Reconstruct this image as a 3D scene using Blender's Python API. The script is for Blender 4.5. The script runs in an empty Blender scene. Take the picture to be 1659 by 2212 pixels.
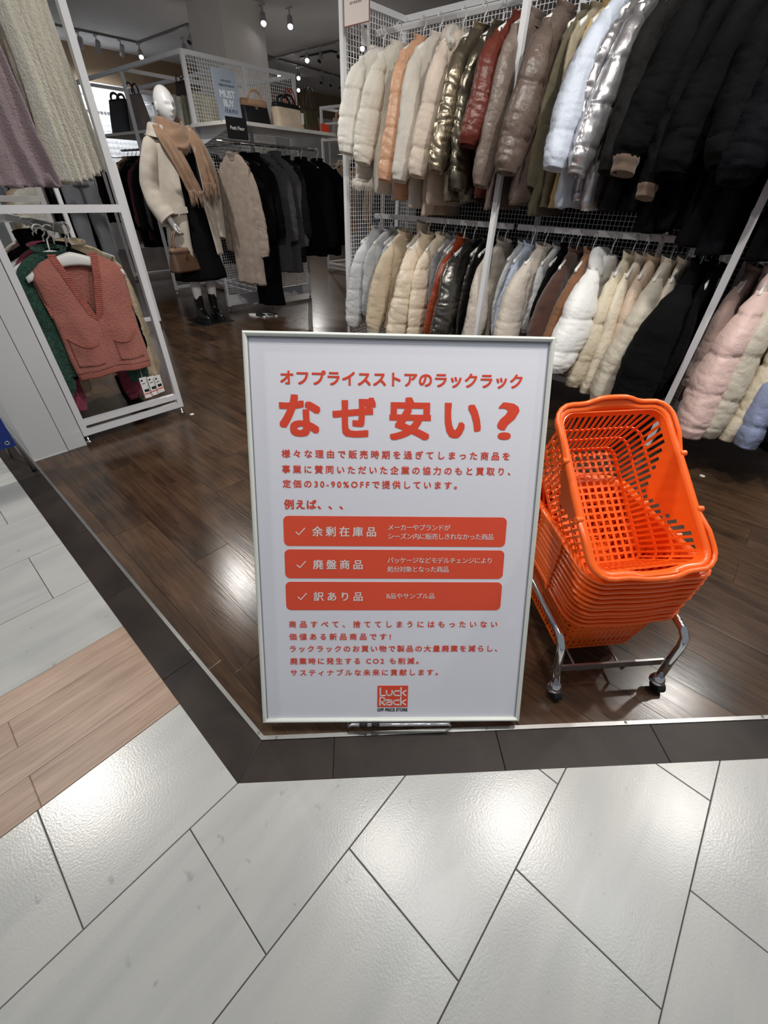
import bpy, bmesh, math, random
from mathutils import Vector, Matrix, noise
PI = math.pi
sc = bpy.context.scene
C = sc.collection
rnd = random.Random(7)

# ------------------------------------------------------------------ camera
# world: X along the shop's rack lines, Y into the shop, Z up; the camera stands at the origin, 1.18 m up
CAMH = 1.18
RIGHT = Vector((0.7417894, 0.6701659, 0.0250227))
DOWN = Vector((0.4287156, -0.4451813, -0.7861403))
FWD = Vector((-0.5157048, 0.5938782, -0.6175413))
cd = bpy.data.cameras.new('camera')
cam = bpy.data.objects.new('camera', cd)
C.objects.link(cam)
cd.sensor_fit = 'HORIZONTAL'
cd.sensor_width = 36.0
cd.lens = 892.4 / 1659.0 * 36.0
cd.clip_start = 0.02
m3 = Matrix((RIGHT, -DOWN, -FWD)).transposed()
cam.matrix_world = Matrix.Translation((0, 0, CAMH)) @ m3.to_4x4()
sc.camera = cam

# ------------------------------------------------------------------ world, exposure
w = bpy.data.worlds.new('world')
sc.world = w
w.use_nodes = True
bg = w.node_tree.nodes['Background']
bg.inputs[0].default_value = (0.86, 0.92, 1.0, 1)
bg.inputs[1].default_value = 0.32
sc.view_settings.view_transform = 'Standard'
sc.view_settings.look = 'None'
sc.view_settings.gamma = 1.0
sc.view_settings.use_curve_mapping = False
sc.view_settings.exposure = -0.38

# ------------------------------------------------------------------ ceiling lamps above the picture
# each one is read off its mirror highlight on the tiles or planks in the photograph
def spot(name, x, y, z, tx, ty, tz, power, size=0.06, cone=75, blend=0.6, col=(1.0, 0.95, 0.88), parent=None):
    ld = bpy.data.lights.new(name, 'SPOT')
    ld.energy = power
    ld.shadow_soft_size = size
    ld.spot_size = math.radians(cone)
    ld.spot_blend = blend
    ld.color = col
    o = bpy.data.objects.new(name, ld)
    o.location = (x, y, z)
    d = Vector((tx - x, ty - y, tz - z))
    o.rotation_euler = d.to_track_quat('-Z', 'Y').to_euler()
    C.objects.link(o)
    if parent is not None: o.parent = parent
    return o

CEIL = 3.0
WARM = (1.0, 0.965, 0.91)
COOL = (0.92, 0.96, 1.0)
SPOTS = [
    (-0.52, 0.73, 2.9, -1.7, 2.2, 0.6, 150, 140, WARM),
    (0.12, 1.56, 2.9, -0.8, 2.4, 0.5, 150, 140, WARM),
    (1.17, 2.61, 2.9, -0.1, 2.6, 0.4, 95, 140, WARM),
    (0.03, 0.70, 2.9, -0.1, 0.45, 0.0, 20, 120, COOL),
    (0.87, 1.53, 2.9, 0.3, 1.0, 0.0, 20, 120, COOL),
    (-2.75, -0.66, 2.9, -1.6, 0.25, 0.0, 165, 125, (1.0, 0.955, 0.88)),
    (-3.77, 1.52, 2.9, -3.5, 1.7, 0.5, 200, 140, WARM),
    (0.80, 3.70, 2.9, 0.3, 1.7, 0.0, 120, 110, WARM),
]
for i, (x, y, z, tx, ty, tz, e, cone, col) in enumerate(SPOTS):
    spot('ceiling_lamp_%s_offscreen' % 'abcdefgh'[i], x, y, z, tx, ty, tz, e, 0.06, cone, 1.0, col)

# ------------------------------------------------------------------ helpers
def srgb(r, g, b):
    def f(v):
        v /= 255.0
        return v / 12.92 if v <= 0.04045 else ((v + 0.055) / 1.055) ** 2.4
    return (f(r), f(g), f(b), 1.0)

def lerp(a, b, t): return a + (b - a) * t
def sm(t):
    t = max(0.0, min(1.0, t))
    return t * t * (3 - 2 * t)
def nz(x, y, z): return noise.noise(Vector((x, y, z)))
def pw(pts, t):
    """piecewise smooth interpolation through (t, value) pairs"""
    if t <= pts[0][0]: return pts[0][1]
    for (a, va), (b, vb) in zip(pts, pts[1:]):
        if t <= b: return lerp(va, vb, sm((t - a) / (b - a)))
    return pts[-1][1]

class MB:
    """collects shapes into one mesh"""
    def __init__(s): s.v = []; s.f = []
    def add(s, vs, fs):
        o = len(s.v)
        s.v += [tuple(v) for v in vs]
        s.f += [tuple(i + o for i in f) for f in fs]
        return s
    def box(s, x0, x1, y0, y1, z0, z1):
        vs = [(x, y, z) for z in (z0, z1) for y in (y0, y1) for x in (x0, x1)]
        return s.add(vs, [(0, 2, 3, 1), (4, 5, 7, 6), (0, 1, 5, 4), (2, 6, 7, 3), (0, 4, 6, 2), (1, 3, 7, 5)])
    def bbox(s, x0, x1, y0, y1, z0, z1, b=0.002):
        """box with chamfered top edges"""
        vs = [(x0, y0, z0), (x1, y0, z0), (x1, y1, z0), (x0, y1, z0), (x0, y0, z1 - b), (x1, y0, z1 - b), (x1, y1, z1 - b), (x0, y1, z1 - b),
              (x0 + b, y0 + b, z1), (x1 - b, y0 + b, z1), (x1 - b, y1 - b, z1), (x0 + b, y1 - b, z1)]
        fs = [(3, 2, 1, 0), (8, 9, 10, 11)]
        for i in range(4):
            j = (i + 1) % 4
            fs += [(i, j, j + 4, i + 4), (i + 4, j + 4, j + 8, i + 8)]
        return s.add(vs, fs)
    def beam(s, a, b, wx, wy, up=(0, 0, 1)):
        a = Vector(a); b = Vector(b); d = (b - a).normalized()
        u = Vector(up)
        if abs(d.dot(u)) > 0.99: u = Vector((0, 1, 0))
        x = d.cross(u).normalized(); y = x.cross(d).normalized()
        vs = []
        for p in (a, b):
            for (i, j) in ((-1, -1), (1, -1), (1, 1), (-1, 1)):
                vs.append(p + x * (i * wx / 2) + y * (j * wy / 2))
        return s.add(vs, [(3, 2, 1, 0), (4, 5, 6, 7), (0, 1, 5, 4), (1, 2, 6, 5), (2, 3, 7, 6), (3, 0, 4, 7)])
    def tube(s, pts, r, seg=10, closed=False, caps=True, flat=1.0):
        pts = [Vector(p) for p in pts]; n = len(pts)
        rs = r if isinstance(r, (list, tuple)) else [r] * n
        t0 = (pts[1] - pts[0]).normalized()
        u = Vector((0, 0, 1)) if abs(t0.z) < 0.9 else Vector((1, 0, 0))
        u = (u - t0 * u.dot(t0)).normalized()
        vs = []
        for i, p in enumerate(pts):
            if closed: t = (pts[(i + 1) % n] - pts[i - 1])
            else: t = pts[min(i + 1, n - 1)] - pts[max(i - 1, 0)]
            t.normalize()
            u = (u - t * u.dot(t)).normalized()
            v = t.cross(u)
            for k in range(seg):
                a = 2 * PI * k / seg
                vs.append(p + u * (math.cos(a) * rs[i] * flat) + v * (math.sin(a) * rs[i]))
        fs = []
        m = n if closed else n - 1
        for i in range(m):
            j = (i + 1) % n
            for k in range(seg):
                l = (k + 1) % seg
                fs.append((i * seg + k, i * seg + l, j * seg + l, j * seg + k))
        if caps and not closed:
            fs.append(tuple(reversed(range(seg))))
            fs.append(tuple((n - 1) * seg + k for k in range(seg)))
        return s.add(vs, fs)
    def loft(s, rings, cap0=True, cap1=True, closed=True):
        n = len(rings[0]); vs = [v for r in rings for v in r]; fs = []
        for i in range(len(rings) - 1):
            for k in range(n if closed else n - 1):
                l = (k + 1) % n
                fs.append((i * n + k, i * n + l, (i + 1) * n + l, (i + 1) * n + k))
        if closed and cap0: fs.append(tuple(reversed(range(n))))
        if closed and cap1: fs.append(tuple((len(rings) - 1) * n + k for k in range(n)))
        return s.add(vs, fs)
    def cyl(s, c, r0, r1, z0, z1, seg=20):
        rings = [[(c[0] + r * math.cos(2 * PI * k / seg), c[1] + r * math.sin(2 * PI * k / seg), z) for k in range(seg)] for r, z in ((r0, z0), (r1, z1))]
        return s.loft(rings)
    def lathe(s, c, prof, seg=20):
        rings = [[(c[0] + r * math.cos(2 * PI * k / seg), c[1] + r * math.sin(2 * PI * k / seg), c[2] + z) for k in range(seg)] for r, z in prof]
        return s.loft(rings)
    def ell(s, c, rx, ry, rz, nu=16, nv=10, fn=None):
        rings = []
        for i in range(1, nv):
            th = PI * i / nv
            ring = []
            for k in range(nu):
                a = 2 * PI * k / nu
                d = Vector((math.sin(th) * math.cos(a), math.sin(th) * math.sin(a), math.cos(th)))
                q = fn(d) if fn else 1.0
                ring.append((c[0] + rx * d.x * q, c[1] + ry * d.y * q, c[2] + rz * d.z * q))
            rings.append(ring)
        return s.loft(list(reversed(rings)))
    def me(s, name, smooth=False):
        m = bpy.data.meshes.new(name)
        m.from_pydata(s.v, [], s.f)
        bm = bmesh.new(); bm.from_mesh(m)
        bmesh.ops.recalc_face_normals(bm, faces=bm.faces)
        bm.to_mesh(m); bm.free()
        if smooth:
            for p in m.polygons: p.use_smooth = True
        return m
    def obj(s, name, mat, parent=None, smooth=False, kind=None, label=None):
        return link(name, s.me(name, smooth), mat, parent, kind, label)

def link(name, mesh, mat, parent=None, kind=None, label=None):
    o = bpy.data.objects.new(name, mesh)
    if mat is not None and len(mesh.materials) == 0: mesh.materials.append(mat)
    C.objects.link(o)
    if parent is not None: o.parent = parent
    if kind: o['kind'] = kind
    if label: o['label'] = label
    return o
def tag(o, label, cat, group=None):
    o['label'] = label; o['category'] = cat
    if group: o['group'] = group
    return o
def thing(name, label, cat, loc=(0, 0, 0), rot=(0, 0, 0), group=None):
    o = bpy.data.objects.new(name, None)
    o.empty_display_size = 0.1
    C.objects.link(o)
    o.location = loc; o.rotation_euler = rot
    return tag(o, label, cat, group)
def copy_tree(o, parent=None):
    c = o.copy(); C.objects.link(c)
    if parent is not None: c.parent = parent
    for ch in list(o.children): copy_tree(ch, c)
    return c
def smooth_by_angle(mesh, deg=35):
    for p in mesh.polygons: p.use_smooth = True
    try: mesh.set_sharp_from_angle(angle=math.radians(deg))
    except Exception: pass

# ------------------------------------------------------------------ materials
MATS = {}
def mat(name, col, rough=0.6, metal=0.0, var=0.08, vscale=6.0, bump=0.0, bscale=60.0, sheen=0.0, coat=0.0, spec=0.5, stretch=(1, 1, 1), emit=None, estr=0.0, trans=0.0, wear=0.0):
    if name in MATS: return MATS[name]
    m = bpy.data.materials.new(name); m.use_nodes = True
    nt = m.node_tree; N = nt.nodes; Lk = nt.links
    b = N['Principled BSDF']
    b.inputs['Roughness'].default_value = rough
    b.inputs['Metallic'].default_value = metal
    b.inputs['Specular IOR Level'].default_value = spec
    if sheen:
        b.inputs['Sheen Weight'].default_value = sheen
        b.inputs['Sheen Roughness'].default_value = 0.5
    if coat:
        b.inputs['Coat Weight'].default_value = coat
        b.inputs['Coat Roughness'].default_value = 0.08
    if trans: b.inputs['Transmission Weight'].default_value = trans
    if emit:
        b.inputs['Emission Color'].default_value = emit
        b.inputs['Emission Strength'].default_value = estr
    tc = N.new('ShaderNodeTexCoord'); mp = N.new('ShaderNodeMapping')
    mp.inputs['Scale'].default_value = stretch
    Lk.new(tc.outputs['Object'], mp.inputs['Vector'])
    if var > 0:
        n1 = N.new('ShaderNodeTexNoise'); n1.inputs['Scale'].default_value = vscale; n1.inputs['Detail'].default_value = 4
        Lk.new(mp.outputs[0], n1.inputs['Vector'])
        mr = N.new('ShaderNodeMapRange')
        mr.inputs['From Min'].default_value = 0.3; mr.inputs['From Max'].default_value = 0.7
        mr.inputs['To Min'].default_value = 1 - var; mr.inputs['To Max'].default_value = 1 + var
        Lk.new(n1.outputs['Fac'], mr.inputs['Value'])
        mx = N.new('ShaderNodeVectorMath'); mx.operation = 'SCALE'
        mx.inputs[0].default_value = col[:3]
        Lk.new(mr.outputs[0], mx.inputs['Scale'])
        Lk.new(mx.outputs[0], b.inputs['Base Color'])
    else:
        b.inputs['Base Color'].default_value = col
    if bump > 0:
        n2 = N.new('ShaderNodeTexNoise'); n2.inputs['Scale'].default_value = bscale; n2.inputs['Detail'].default_value = 5; n2.inputs['Distortion'].default_value = 0.8 if bscale < 50 else 0.0
        Lk.new(mp.outputs[0], n2.inputs['Vector'])
        bp = N.new('ShaderNodeBump'); bp.inputs['Strength'].default_value = bump; bp.inputs['Distance'].default_value = 0.01
        Lk.new(n2.outputs['Fac'], bp.inputs['Height'])
        Lk.new(bp.outputs[0], b.inputs['Normal'])
    MATS[name] = m
    return m
def fabric(name, rgb, kind='wool'):
    c = srgb(*rgb)
    if kind == 'wool': return mat(name, c, 0.92, 0, 0.12, 25, 0.35, 220, sheen=0.25)
    if kind == 'knit': return mat(name, c, 0.95, 0, 0.05, 60, 0.8, 130, sheen=0.2)
    if kind == 'dark': return mat(name, c, 0.95, 0, 0.15, 25, 0.3, 120, spec=0.12)
    if kind == 'puffer': return mat(name, c, 0.6, 0, 0.04, 8, 0.5, 30, sheen=0.05)
    if kind == 'satin': return mat(name, c, 0.36, 0, 0.04, 8, 0.55, 30)
    if kind == 'cotton': return mat(name, c, 0.8, 0, 0.07, 12, 0.3, 60, sheen=0.15)
    if kind == 'metal': return mat(name, c, 0.30, 0.85, 0.1, 10, 0.4, 22, stretch=(1, 1, .45))
    if kind == 'leather': return mat(name, c, 0.36, 0, 0.1, 10, 0.5, 30)
    if kind == 'mottled': return mat(name, c, 0.95, 0, 0.6, 110, 0.6, 160, sheen=0.1)
    return mat(name, c)
WHITE_METAL = mat('white_painted_metal', srgb(226, 227, 230), 0.4, 0, 0.02, 5)
CHROME = mat('chrome', (0.72, 0.72, 0.74, 1), 0.12, 1.0, 0.0)
STEEL = mat('brushed_steel', (0.38, 0.38, 0.37, 1), 0.38, 1.0, 0.06, 30)
BLACK_PLASTIC = mat('black_plastic', srgb(22, 22, 24), 0.5, 0, 0.05)
WHITE_PLASTIC = mat('white_plastic', srgb(235, 234, 230), 0.35, 0, 0.02)
PAPER = mat('white_paper', srgb(238, 238, 236), 0.7, 0, 0.02)
# ------------------------------------------------------------------ floor materials
def wood_mat(name, dark, light, rough, axis='X', scale=1.0, coat=0.3, spec=0.5, patch=0.5, grain=0.35):
    m = bpy.data.materials.new(name); m.use_nodes = True
    nt = m.node_tree; N = nt.nodes; Lk = nt.links; b = N['Principled BSDF']
    tc = N.new('ShaderNodeTexCoord'); oi = N.new('ShaderNodeObjectInfo')
    geo = N.new('ShaderNodeNewGeometry')
    off = N.new('ShaderNodeVectorMath'); off.operation = 'SCALE'
    off.inputs[0].default_value = (7.3, 3.1, 1.7)
    Lk.new(oi.outputs['Random'], off.inputs['Scale'])
    ad = N.new('ShaderNodeVectorMath'); ad.operation = 'ADD'
    Lk.new(geo.outputs['Position'], ad.inputs[0]); Lk.new(off.outputs[0], ad.inputs[1])
    mp = N.new('ShaderNodeMapping')
    mp.inputs['Scale'].default_value = ((1.6 * scale, 22 * scale, 1) if axis == 'X' else (22 * scale, 1.6 * scale, 1))
    Lk.new(ad.outputs[0], mp.inputs['Vector'])
    n1 = N.new('ShaderNodeTexNoise'); n1.inputs['Scale'].default_value = 1.6; n1.inputs['Detail'].default_value = 7; n1.inputs['Roughness'].default_value = 0.62; n1.inputs['Distortion'].default_value = 1.1
    Lk.new(mp.outputs[0], n1.inputs['Vector'])
    mp2 = N.new('ShaderNodeMapping')
    mp2.inputs['Scale'].default_value = ((6 * scale, 150 * scale, 1) if axis == 'X' else (150 * scale, 6 * scale, 1))
    Lk.new(ad.outputs[0], mp2.inputs['Vector'])
    n2 = N.new('ShaderNodeTexNoise'); n2.inputs['Scale'].default_value = 1.5; n2.inputs['Detail'].default_value = 3
    Lk.new(mp2.outputs[0], n2.inputs['Vector'])
    n3 = N.new('ShaderNodeTexNoise'); n3.inputs['Scale'].default_value = 4.5; n3.inputs['Detail'].default_value = 3
    Lk.new(ad.outputs[0], n3.inputs['Vector'])
    a1 = N.new('ShaderNodeMath'); a1.operation = 'MULTIPLY_ADD'; a1.inputs[1].default_value = grain
    Lk.new(n2.outputs['Fac'], a1.inputs[0]); Lk.new(n1.outputs['Fac'], a1.inputs[2])
    a2 = N.new('ShaderNodeMath'); a2.operation = 'MULTIPLY_ADD'; a2.inputs[1].default_value = patch
    Lk.new(n3.outputs['Fac'], a2.inputs[0]); Lk.new(a1.outputs[0], a2.inputs[2])
    a3 = N.new('ShaderNodeMath'); a3.operation = 'MULTIPLY_ADD'; a3.inputs[1].default_value = 0.16
    Lk.new(oi.outputs['Random'], a3.inputs[0]); Lk.new(a2.outputs[0], a3.inputs[2])
    cr = N.new('ShaderNodeValToRGB')
    cr.color_ramp.elements[0].position = 0.72; cr.color_ramp.elements[0].color = dark
    cr.color_ramp.elements[1].position = 1.28; cr.color_ramp.elements[1].color = light
    mr = N.new('ShaderNodeMath'); mr.operation = 'MULTIPLY'; mr.inputs[1].default_value = 1.0
    Lk.new(a3.outputs[0], mr.inputs[0])
    rg = N.new('ShaderNodeMapRange'); rg.inputs['From Min'].default_value = 0.28 + grain / 2 + patch / 2 - 0.06; rg.inputs['From Max'].default_value = 0.72 + grain / 2 + patch / 2 + 0.16
    Lk.new(mr.outputs[0], rg.inputs['Value'])
    cr.color_ramp.elements[0].position = 0.0; cr.color_ramp.elements[1].position = 1.0
    Lk.new(rg.outputs[0], cr.inputs['Fac'])
    Lk.new(cr.outputs['Color'], b.inputs['Base Color'])
    b.inputs['Roughness'].default_value = rough
    b.inputs['Specular IOR Level'].default_value = spec
    bp = N.new('ShaderNodeBump'); bp.inputs['Strength'].default_value = 0.22; bp.inputs['Distance'].default_value = 0.002
    Lk.new(a1.outputs[0], bp.inputs['Height']); Lk.new(bp.outputs[0], b.inputs['Normal'])
    return m
def tile_mat(name, base, dark, rough, streak=(2.2, 9.0, 1), marks=True, bump=0.07, spec=0.85):
    m = bpy.data.materials.new(name); m.use_nodes = True
    nt = m.node_tree; N = nt.nodes; Lk = nt.links; b = N['Principled BSDF']
    oi = N.new('ShaderNodeObjectInfo'); geo = N.new('ShaderNodeNewGeometry')
    off = N.new('ShaderNodeVectorMath'); off.operation = 'SCALE'; off.inputs[0].default_value = (5.3, 4.1, 0)
    Lk.new(oi.outputs['Random'], off.inputs['Scale'])
    ad = N.new('ShaderNodeVectorMath'); ad.operation = 'ADD'
    Lk.new(geo.outputs['Position'], ad.inputs[0]); Lk.new(off.outputs[0], ad.inputs[1])
    mp = N.new('ShaderNodeMapping'); mp.inputs['Scale'].default_value = streak
    Lk.new(ad.outputs[0], mp.inputs['Vector'])
    n1 = N.new('ShaderNodeTexNoise'); n1.inputs['Scale'].default_value = 1.4; n1.inputs['Detail'].default_value = 6; n1.inputs['Distortion'].default_value = 0.6
    Lk.new(mp.outputs[0], n1.inputs['Vector'])
    rg = N.new('ShaderNodeMapRange'); rg.inputs['From Min'].default_value = 0.32; rg.inputs['From Max'].default_value = 0.62
    Lk.new(n1.outputs['Fac'], rg.inputs['Value'])
    mx = N.new('ShaderNodeMix'); mx.data_type = 'RGBA'
    mx.inputs['A'].default_value = dark; mx.inputs['B'].default_value = base
    Lk.new(rg.outputs[0], mx.inputs['Factor'])
    col = mx.outputs['Result']
    if marks:   # small scuffs and specks in the stone
        n4 = N.new('ShaderNodeTexNoise'); n4.inputs['Scale'].default_value = 26; n4.inputs['Detail'].default_value = 2; n4.inputs['Distortion'].default_value = 0.4
        Lk.new(geo.outputs['Position'], n4.inputs['Vector'])
        r4 = N.new('ShaderNodeMapRange'); r4.inputs['From Min'].default_value = 0.70; r4.inputs['From Max'].default_value = 0.76
        Lk.new(n4.outputs['Fac'], r4.inputs['Value'])
        s4 = N.new('ShaderNodeMath'); s4.operation = 'MULTIPLY'; s4.inputs[1].default_value = 0.45
        Lk.new(r4.outputs[0], s4.inputs[0])
        m4 = N.new('ShaderNodeMix'); m4.data_type = 'RGBA'
        m4.inputs['B'].default_value = (dark[0] * 0.45, dark[1] * 0.45, dark[2] * 0.45, 1)
        Lk.new(s4.outputs[0], m4.inputs['Factor']); Lk.new(col, m4.inputs['A'])
        col = m4.outputs['Result']
    Lk.new(col, b.inputs['Base Color'])
    b.inputs['Roughness'].default_value = rough
    b.inputs['Specular IOR Level'].default_value = spec
    n2 = N.new('ShaderNodeTexNoise'); n2.inputs['Scale'].default_value = 210; n2.inputs['Detail'].default_value = 3
    Lk.new(geo.outputs['Position'], n2.inputs['Vector'])
    bp = N.new('ShaderNodeBump'); bp.inputs['Strength'].default_value = bump; bp.inputs['Distance'].default_value = 0.004
    Lk.new(n2.outputs['Fac'], bp.inputs['Height']); Lk.new(bp.outputs[0], b.inputs['Normal'])
    return m
DARK_WOOD = wood_mat('dark_plank_wood', srgb(30, 22, 18), srgb(94, 71, 53), 0.21, patch=0.75)
PALE_WOOD = wood_mat('pale_plank_wood', srgb(142, 113, 95), srgb(196, 168, 147), 0.42, 'Y', 0.9, patch=0.25, grain=0.6)
TILE = tile_mat('pale_stone_tile', srgb(196, 196, 191), srgb(183, 184, 181), 0.25, (9.0, 1.6, 1))
BORDER = tile_mat('dark_border_tile', srgb(54, 45, 40), srgb(40, 33, 30), 0.42, (5, 5, 1), False, 0.05, 0.25)
GROUT = mat('grout', srgb(96, 94, 90), 0.9, 0, 0.05)
SUBFLOOR = mat('subfloor', srgb(30, 23, 19), 0.8, 0, 0.05)

# ------------------------------------------------------------------ floor
floor_shop = MB().add([(-12, 0.166, -0.004), (-0.555, 0.166, -0.004), (6.4, 7.121, -0.004), (6.4, 11.2, -0.004), (-12, 11.2, -0.004),
                       (-12, 0.166, -0.05), (-0.555, 0.166, -0.05), (6.4, 7.121, -0.05), (6.4, 11.2, -0.05), (-12, 11.2, -0.05)],
                      [(0, 1, 2, 3, 4), (9, 8, 7, 6, 5), (0, 5, 6, 1), (1, 6, 7, 2), (2, 7, 8, 3), (3, 8, 9, 4), (4, 9, 5, 0)]).obj('floor', DARK_WOOD)
floor_shop['kind'] = 'structure'
floor_shop['label'] = 'dark brown wood plank floor inside the shop'
hall = MB()
hall.add([(-12, -7, -.004), (-0.5134, -7, -.004), (-0.5134, 0.066, -.004), (-12, 0.066, -.004), (-12, -7, -.05), (-0.5134, -7, -.05), (-0.5134, 0.066, -.05), (-12, 0.066, -.05)],
         [(0, 1, 2, 3), (7, 6, 5, 4), (0, 4, 5, 1), (1, 5, 6, 2), (2, 6, 7, 3), (3, 7, 4, 0)])
hall.add([(-0.5134, -7, -.004), (6.9, -7, -.004), (6.9, 7.479, -.004), (-0.5134, 0.066, -.004), (-0.5134, -7, -.05), (6.9, -7, -.05), (6.9, 7.479, -.05), (-0.5134, 0.066, -.05)],
         [(0, 1, 2, 3), (7, 6, 5, 4), (0, 4, 5, 1), (1, 5, 6, 2), (2, 6, 7, 3), (3, 7, 4, 0)])
floor_hall = hall.obj('floor_hall', GROUT)
floor_hall['kind'] = 'structure'
floor_hall['label'] = 'pale stone tiled floor of the mall passage'

def clip(poly, a, b, c):
    """keep the side a*x+b*y<=c"""
    out = []
    for i in range(len(poly)):
        p, q = poly[i], poly[(i + 1) % len(poly)]
        dp, dq = a * p[0] + b * p[1] - c, a * q[0] + b * q[1] - c
        if dp <= 0: out.append(p)
        if dp * dq < 0:
            t = dp / (dp - dq)
            out.append((lerp(p[0], q[0], t), lerp(p[1], q[1], t)))
    return out
def area(p): return abs(sum(p[i][0] * p[(i + 1) % len(p)][1] - p[(i + 1) % len(p)][0] * p[i][1] for i in range(len(p)))) / 2
def slab(name, poly, z0, z1, m, parent, bev=0.0012):
    n = len(poly); cx = sum(p[0] for p in poly) / n; cy = sum(p[1] for p in poly) / n
    def ins(p):
        dx, dy = cx - p[0], cy - p[1]; l = math.hypot(dx, dy) or 1
        return (p[0] + dx / l * bev * 1.4, p[1] + dy / l * bev * 1.4)
    vs = [(p[0], p[1], z0) for p in poly] + [(p[0], p[1], z1 - bev * 0.6) for p in poly] + [(*ins(p), z1) for p in poly]
    fs = [tuple(reversed(range(n))), tuple(range(2 * n, 3 * n))]
    for i in range(n):
        j = (i + 1) % n
        fs += [(i, j, n + j, n + i), (n + i, n + j, 2 * n + j, 2 * n + i)]
    return MB().add(vs, fs).obj(name, m, parent)
W_T = 0.2983; L_T = 0.4475; X0 = -0.5134
G2 = 0.0012
def hall_piece(x0, x1, y0, y1, m, name, g=G2):
    poly = [(x0 + g, y0 + g), (x1 - g, y0 + g), (x1 - g, y1 - g), (x0 + g, y1 - g)]
    if x1 <= X0 + 0.001: poly = clip(poly, 0, 1, 0.066)
    else: poly = clip(poly, -1, 1, 0.066 - X0)
    if len(poly) < 3 or area(poly) < 2e-4: return
    slab(name, poly, -0.004, 0.0, m, floor_hall)
for i in range(-13, 9):        # rows of tiles run along Y
    if i in (-2, ): continue
    if i >= -1: xa = X0 + i * W_T
    else: xa = -1.203 + (i + 2) * W_T      # beyond the pale plank band
    if -1.21 < xa < -0.82 and i < -1: continue
    if i >= -1: off = -0.06 + i * 0.22375
    else: off = -0.276 + (i + 3) * 0.22375
    if xa < -4.2: continue
    k0 = -6 if i < 0 else -3
    for k in range(-5, 9):
        ya = off + k * L_T
        if ya > 4.2 or ya + L_T < -1.6: continue
        hall_piece(xa, xa + W_T, ya, ya + L_T, TILE, 'tile')
for i in range(4):             # band of pale wood-look planks
    xa = -1.203 + i * 0.0978
    for k in range(-2, 2):
        off = -0.275 + (0.0 if i % 2 else 0.45)
        ya = off + (k - (0 if i % 2 else 1)) * 0.9
        hall_piece(xa, xa + 0.0978, ya, ya + 0.9, PALE_WOOD, 'plank', 0.0003)
# dark border tiles along the shop edge
S2 = math.sqrt(0.5)
def border_piece(poly): slab('border_tile', poly, -0.05, 0.0, BORDER, floor_shop)
xs = [-0.5134, -0.917, -1.367, -1.815, -2.262, -2.71, -3.158, -3.606, -4.05]
MI = 0.166 + 0.0           # inner edge of the border
for a, b in zip(xs, xs[1:]):
    ia = -0.555 if a == -0.5134 else a
    border_piece([(a - (0 if a == -0.5134 else 0.0008), 0.066), (ia - 0.0008, MI), (b + 0.0008, MI), (b + 0.0008, 0.066)])
ts = [0.0, 0.237, 0.683, 1.129, 1.575, 2.02, 2.466, 2.91, 3.36]
def bp(t, side):           # point on outer (0) / inner (1) line of the 45 degree border
    x, y = X0 + t * S2, 0.066 + t * S2
    if side: x, y = x - 0.1 * S2, y + 0.1 * S2
    return (x, y)
for a, b in zip(ts, ts[1:]):
    ia = (-0.555, 0.166) if a == 0.0 else bp(a + 0.0008, 1)
    border_piece([bp(a + 0.0008, 0), bp(b - 0.0008, 0), bp(b - 0.0008, 1), ia])
# metal edging strip with screws between border and planks
strip = thing('edging_strip', 'brushed metal edging strip with screws between planks and dark border', 'trim')
SW = 0.011
def inner(t, d): x, y = bp(t, 1); return (x - d * S2, y + d * S2)
cI = (-0.555, 0.166)
cJ = (-0.555 - SW * math.tan(math.radians(22.5)), 0.166 + SW)
MB().add([(-4.0, 0.166, 0), (cI[0], cI[1], 0), (cJ[0], cJ[1], 0), (-4.0, 0.166 + SW, 0), (-4.0, 0.166, .0035), (cI[0], cI[1], .0035), (cJ[0], cJ[1], .0035), (-4.0, 0.166 + SW, .0035)],
         [(3, 2, 1, 0), (4, 5, 6, 7), (0, 1, 5, 4), (1, 2, 6, 5), (2, 3, 7, 6), (3, 0, 4, 7)]).obj('strip_bar', STEEL, strip)
e0 = bp(3.3, 1); e1 = inner(3.3, SW)
MB().add([(*cI, 0), (*e0, 0), (*e1, 0), (*cJ, 0), (*cI, .0035), (*e0, .0035), (*e1, .0035), (*cJ, .0035)],
         [(3, 2, 1, 0), (4, 5, 6, 7), (0, 1, 5, 4), (1, 2, 6, 5), (2, 3, 7, 6), (3, 0, 4, 7)]).obj('strip_bar', STEEL, strip)
screw_me = None
for (x, y) in [(-0.575, 0.172), (-0.53, 0.197), (-0.36, 0.366), (-0.123, 0.606), (0.16, 0.89), (0.45, 1.18), (-0.95, 0.172), (-1.4, 0.172), (-1.85, 0.172)]:
    if screw_me is None:
        s_ = MB().lathe((0, 0, 0), [(0.0042, 0), (0.004, 0.0008), (0.0016, 0.0012), (0.0014, 0.0004)], 12)
        screw_me = s_.me('screw', True); screw_me.materials.append(mat('screw_steel', (0.25, 0.24, 0.23, 1), 0.4, 1.0, 0))
    o = link('screw', screw_me, None, strip); o.location = (x, y, 0.0033)
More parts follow.
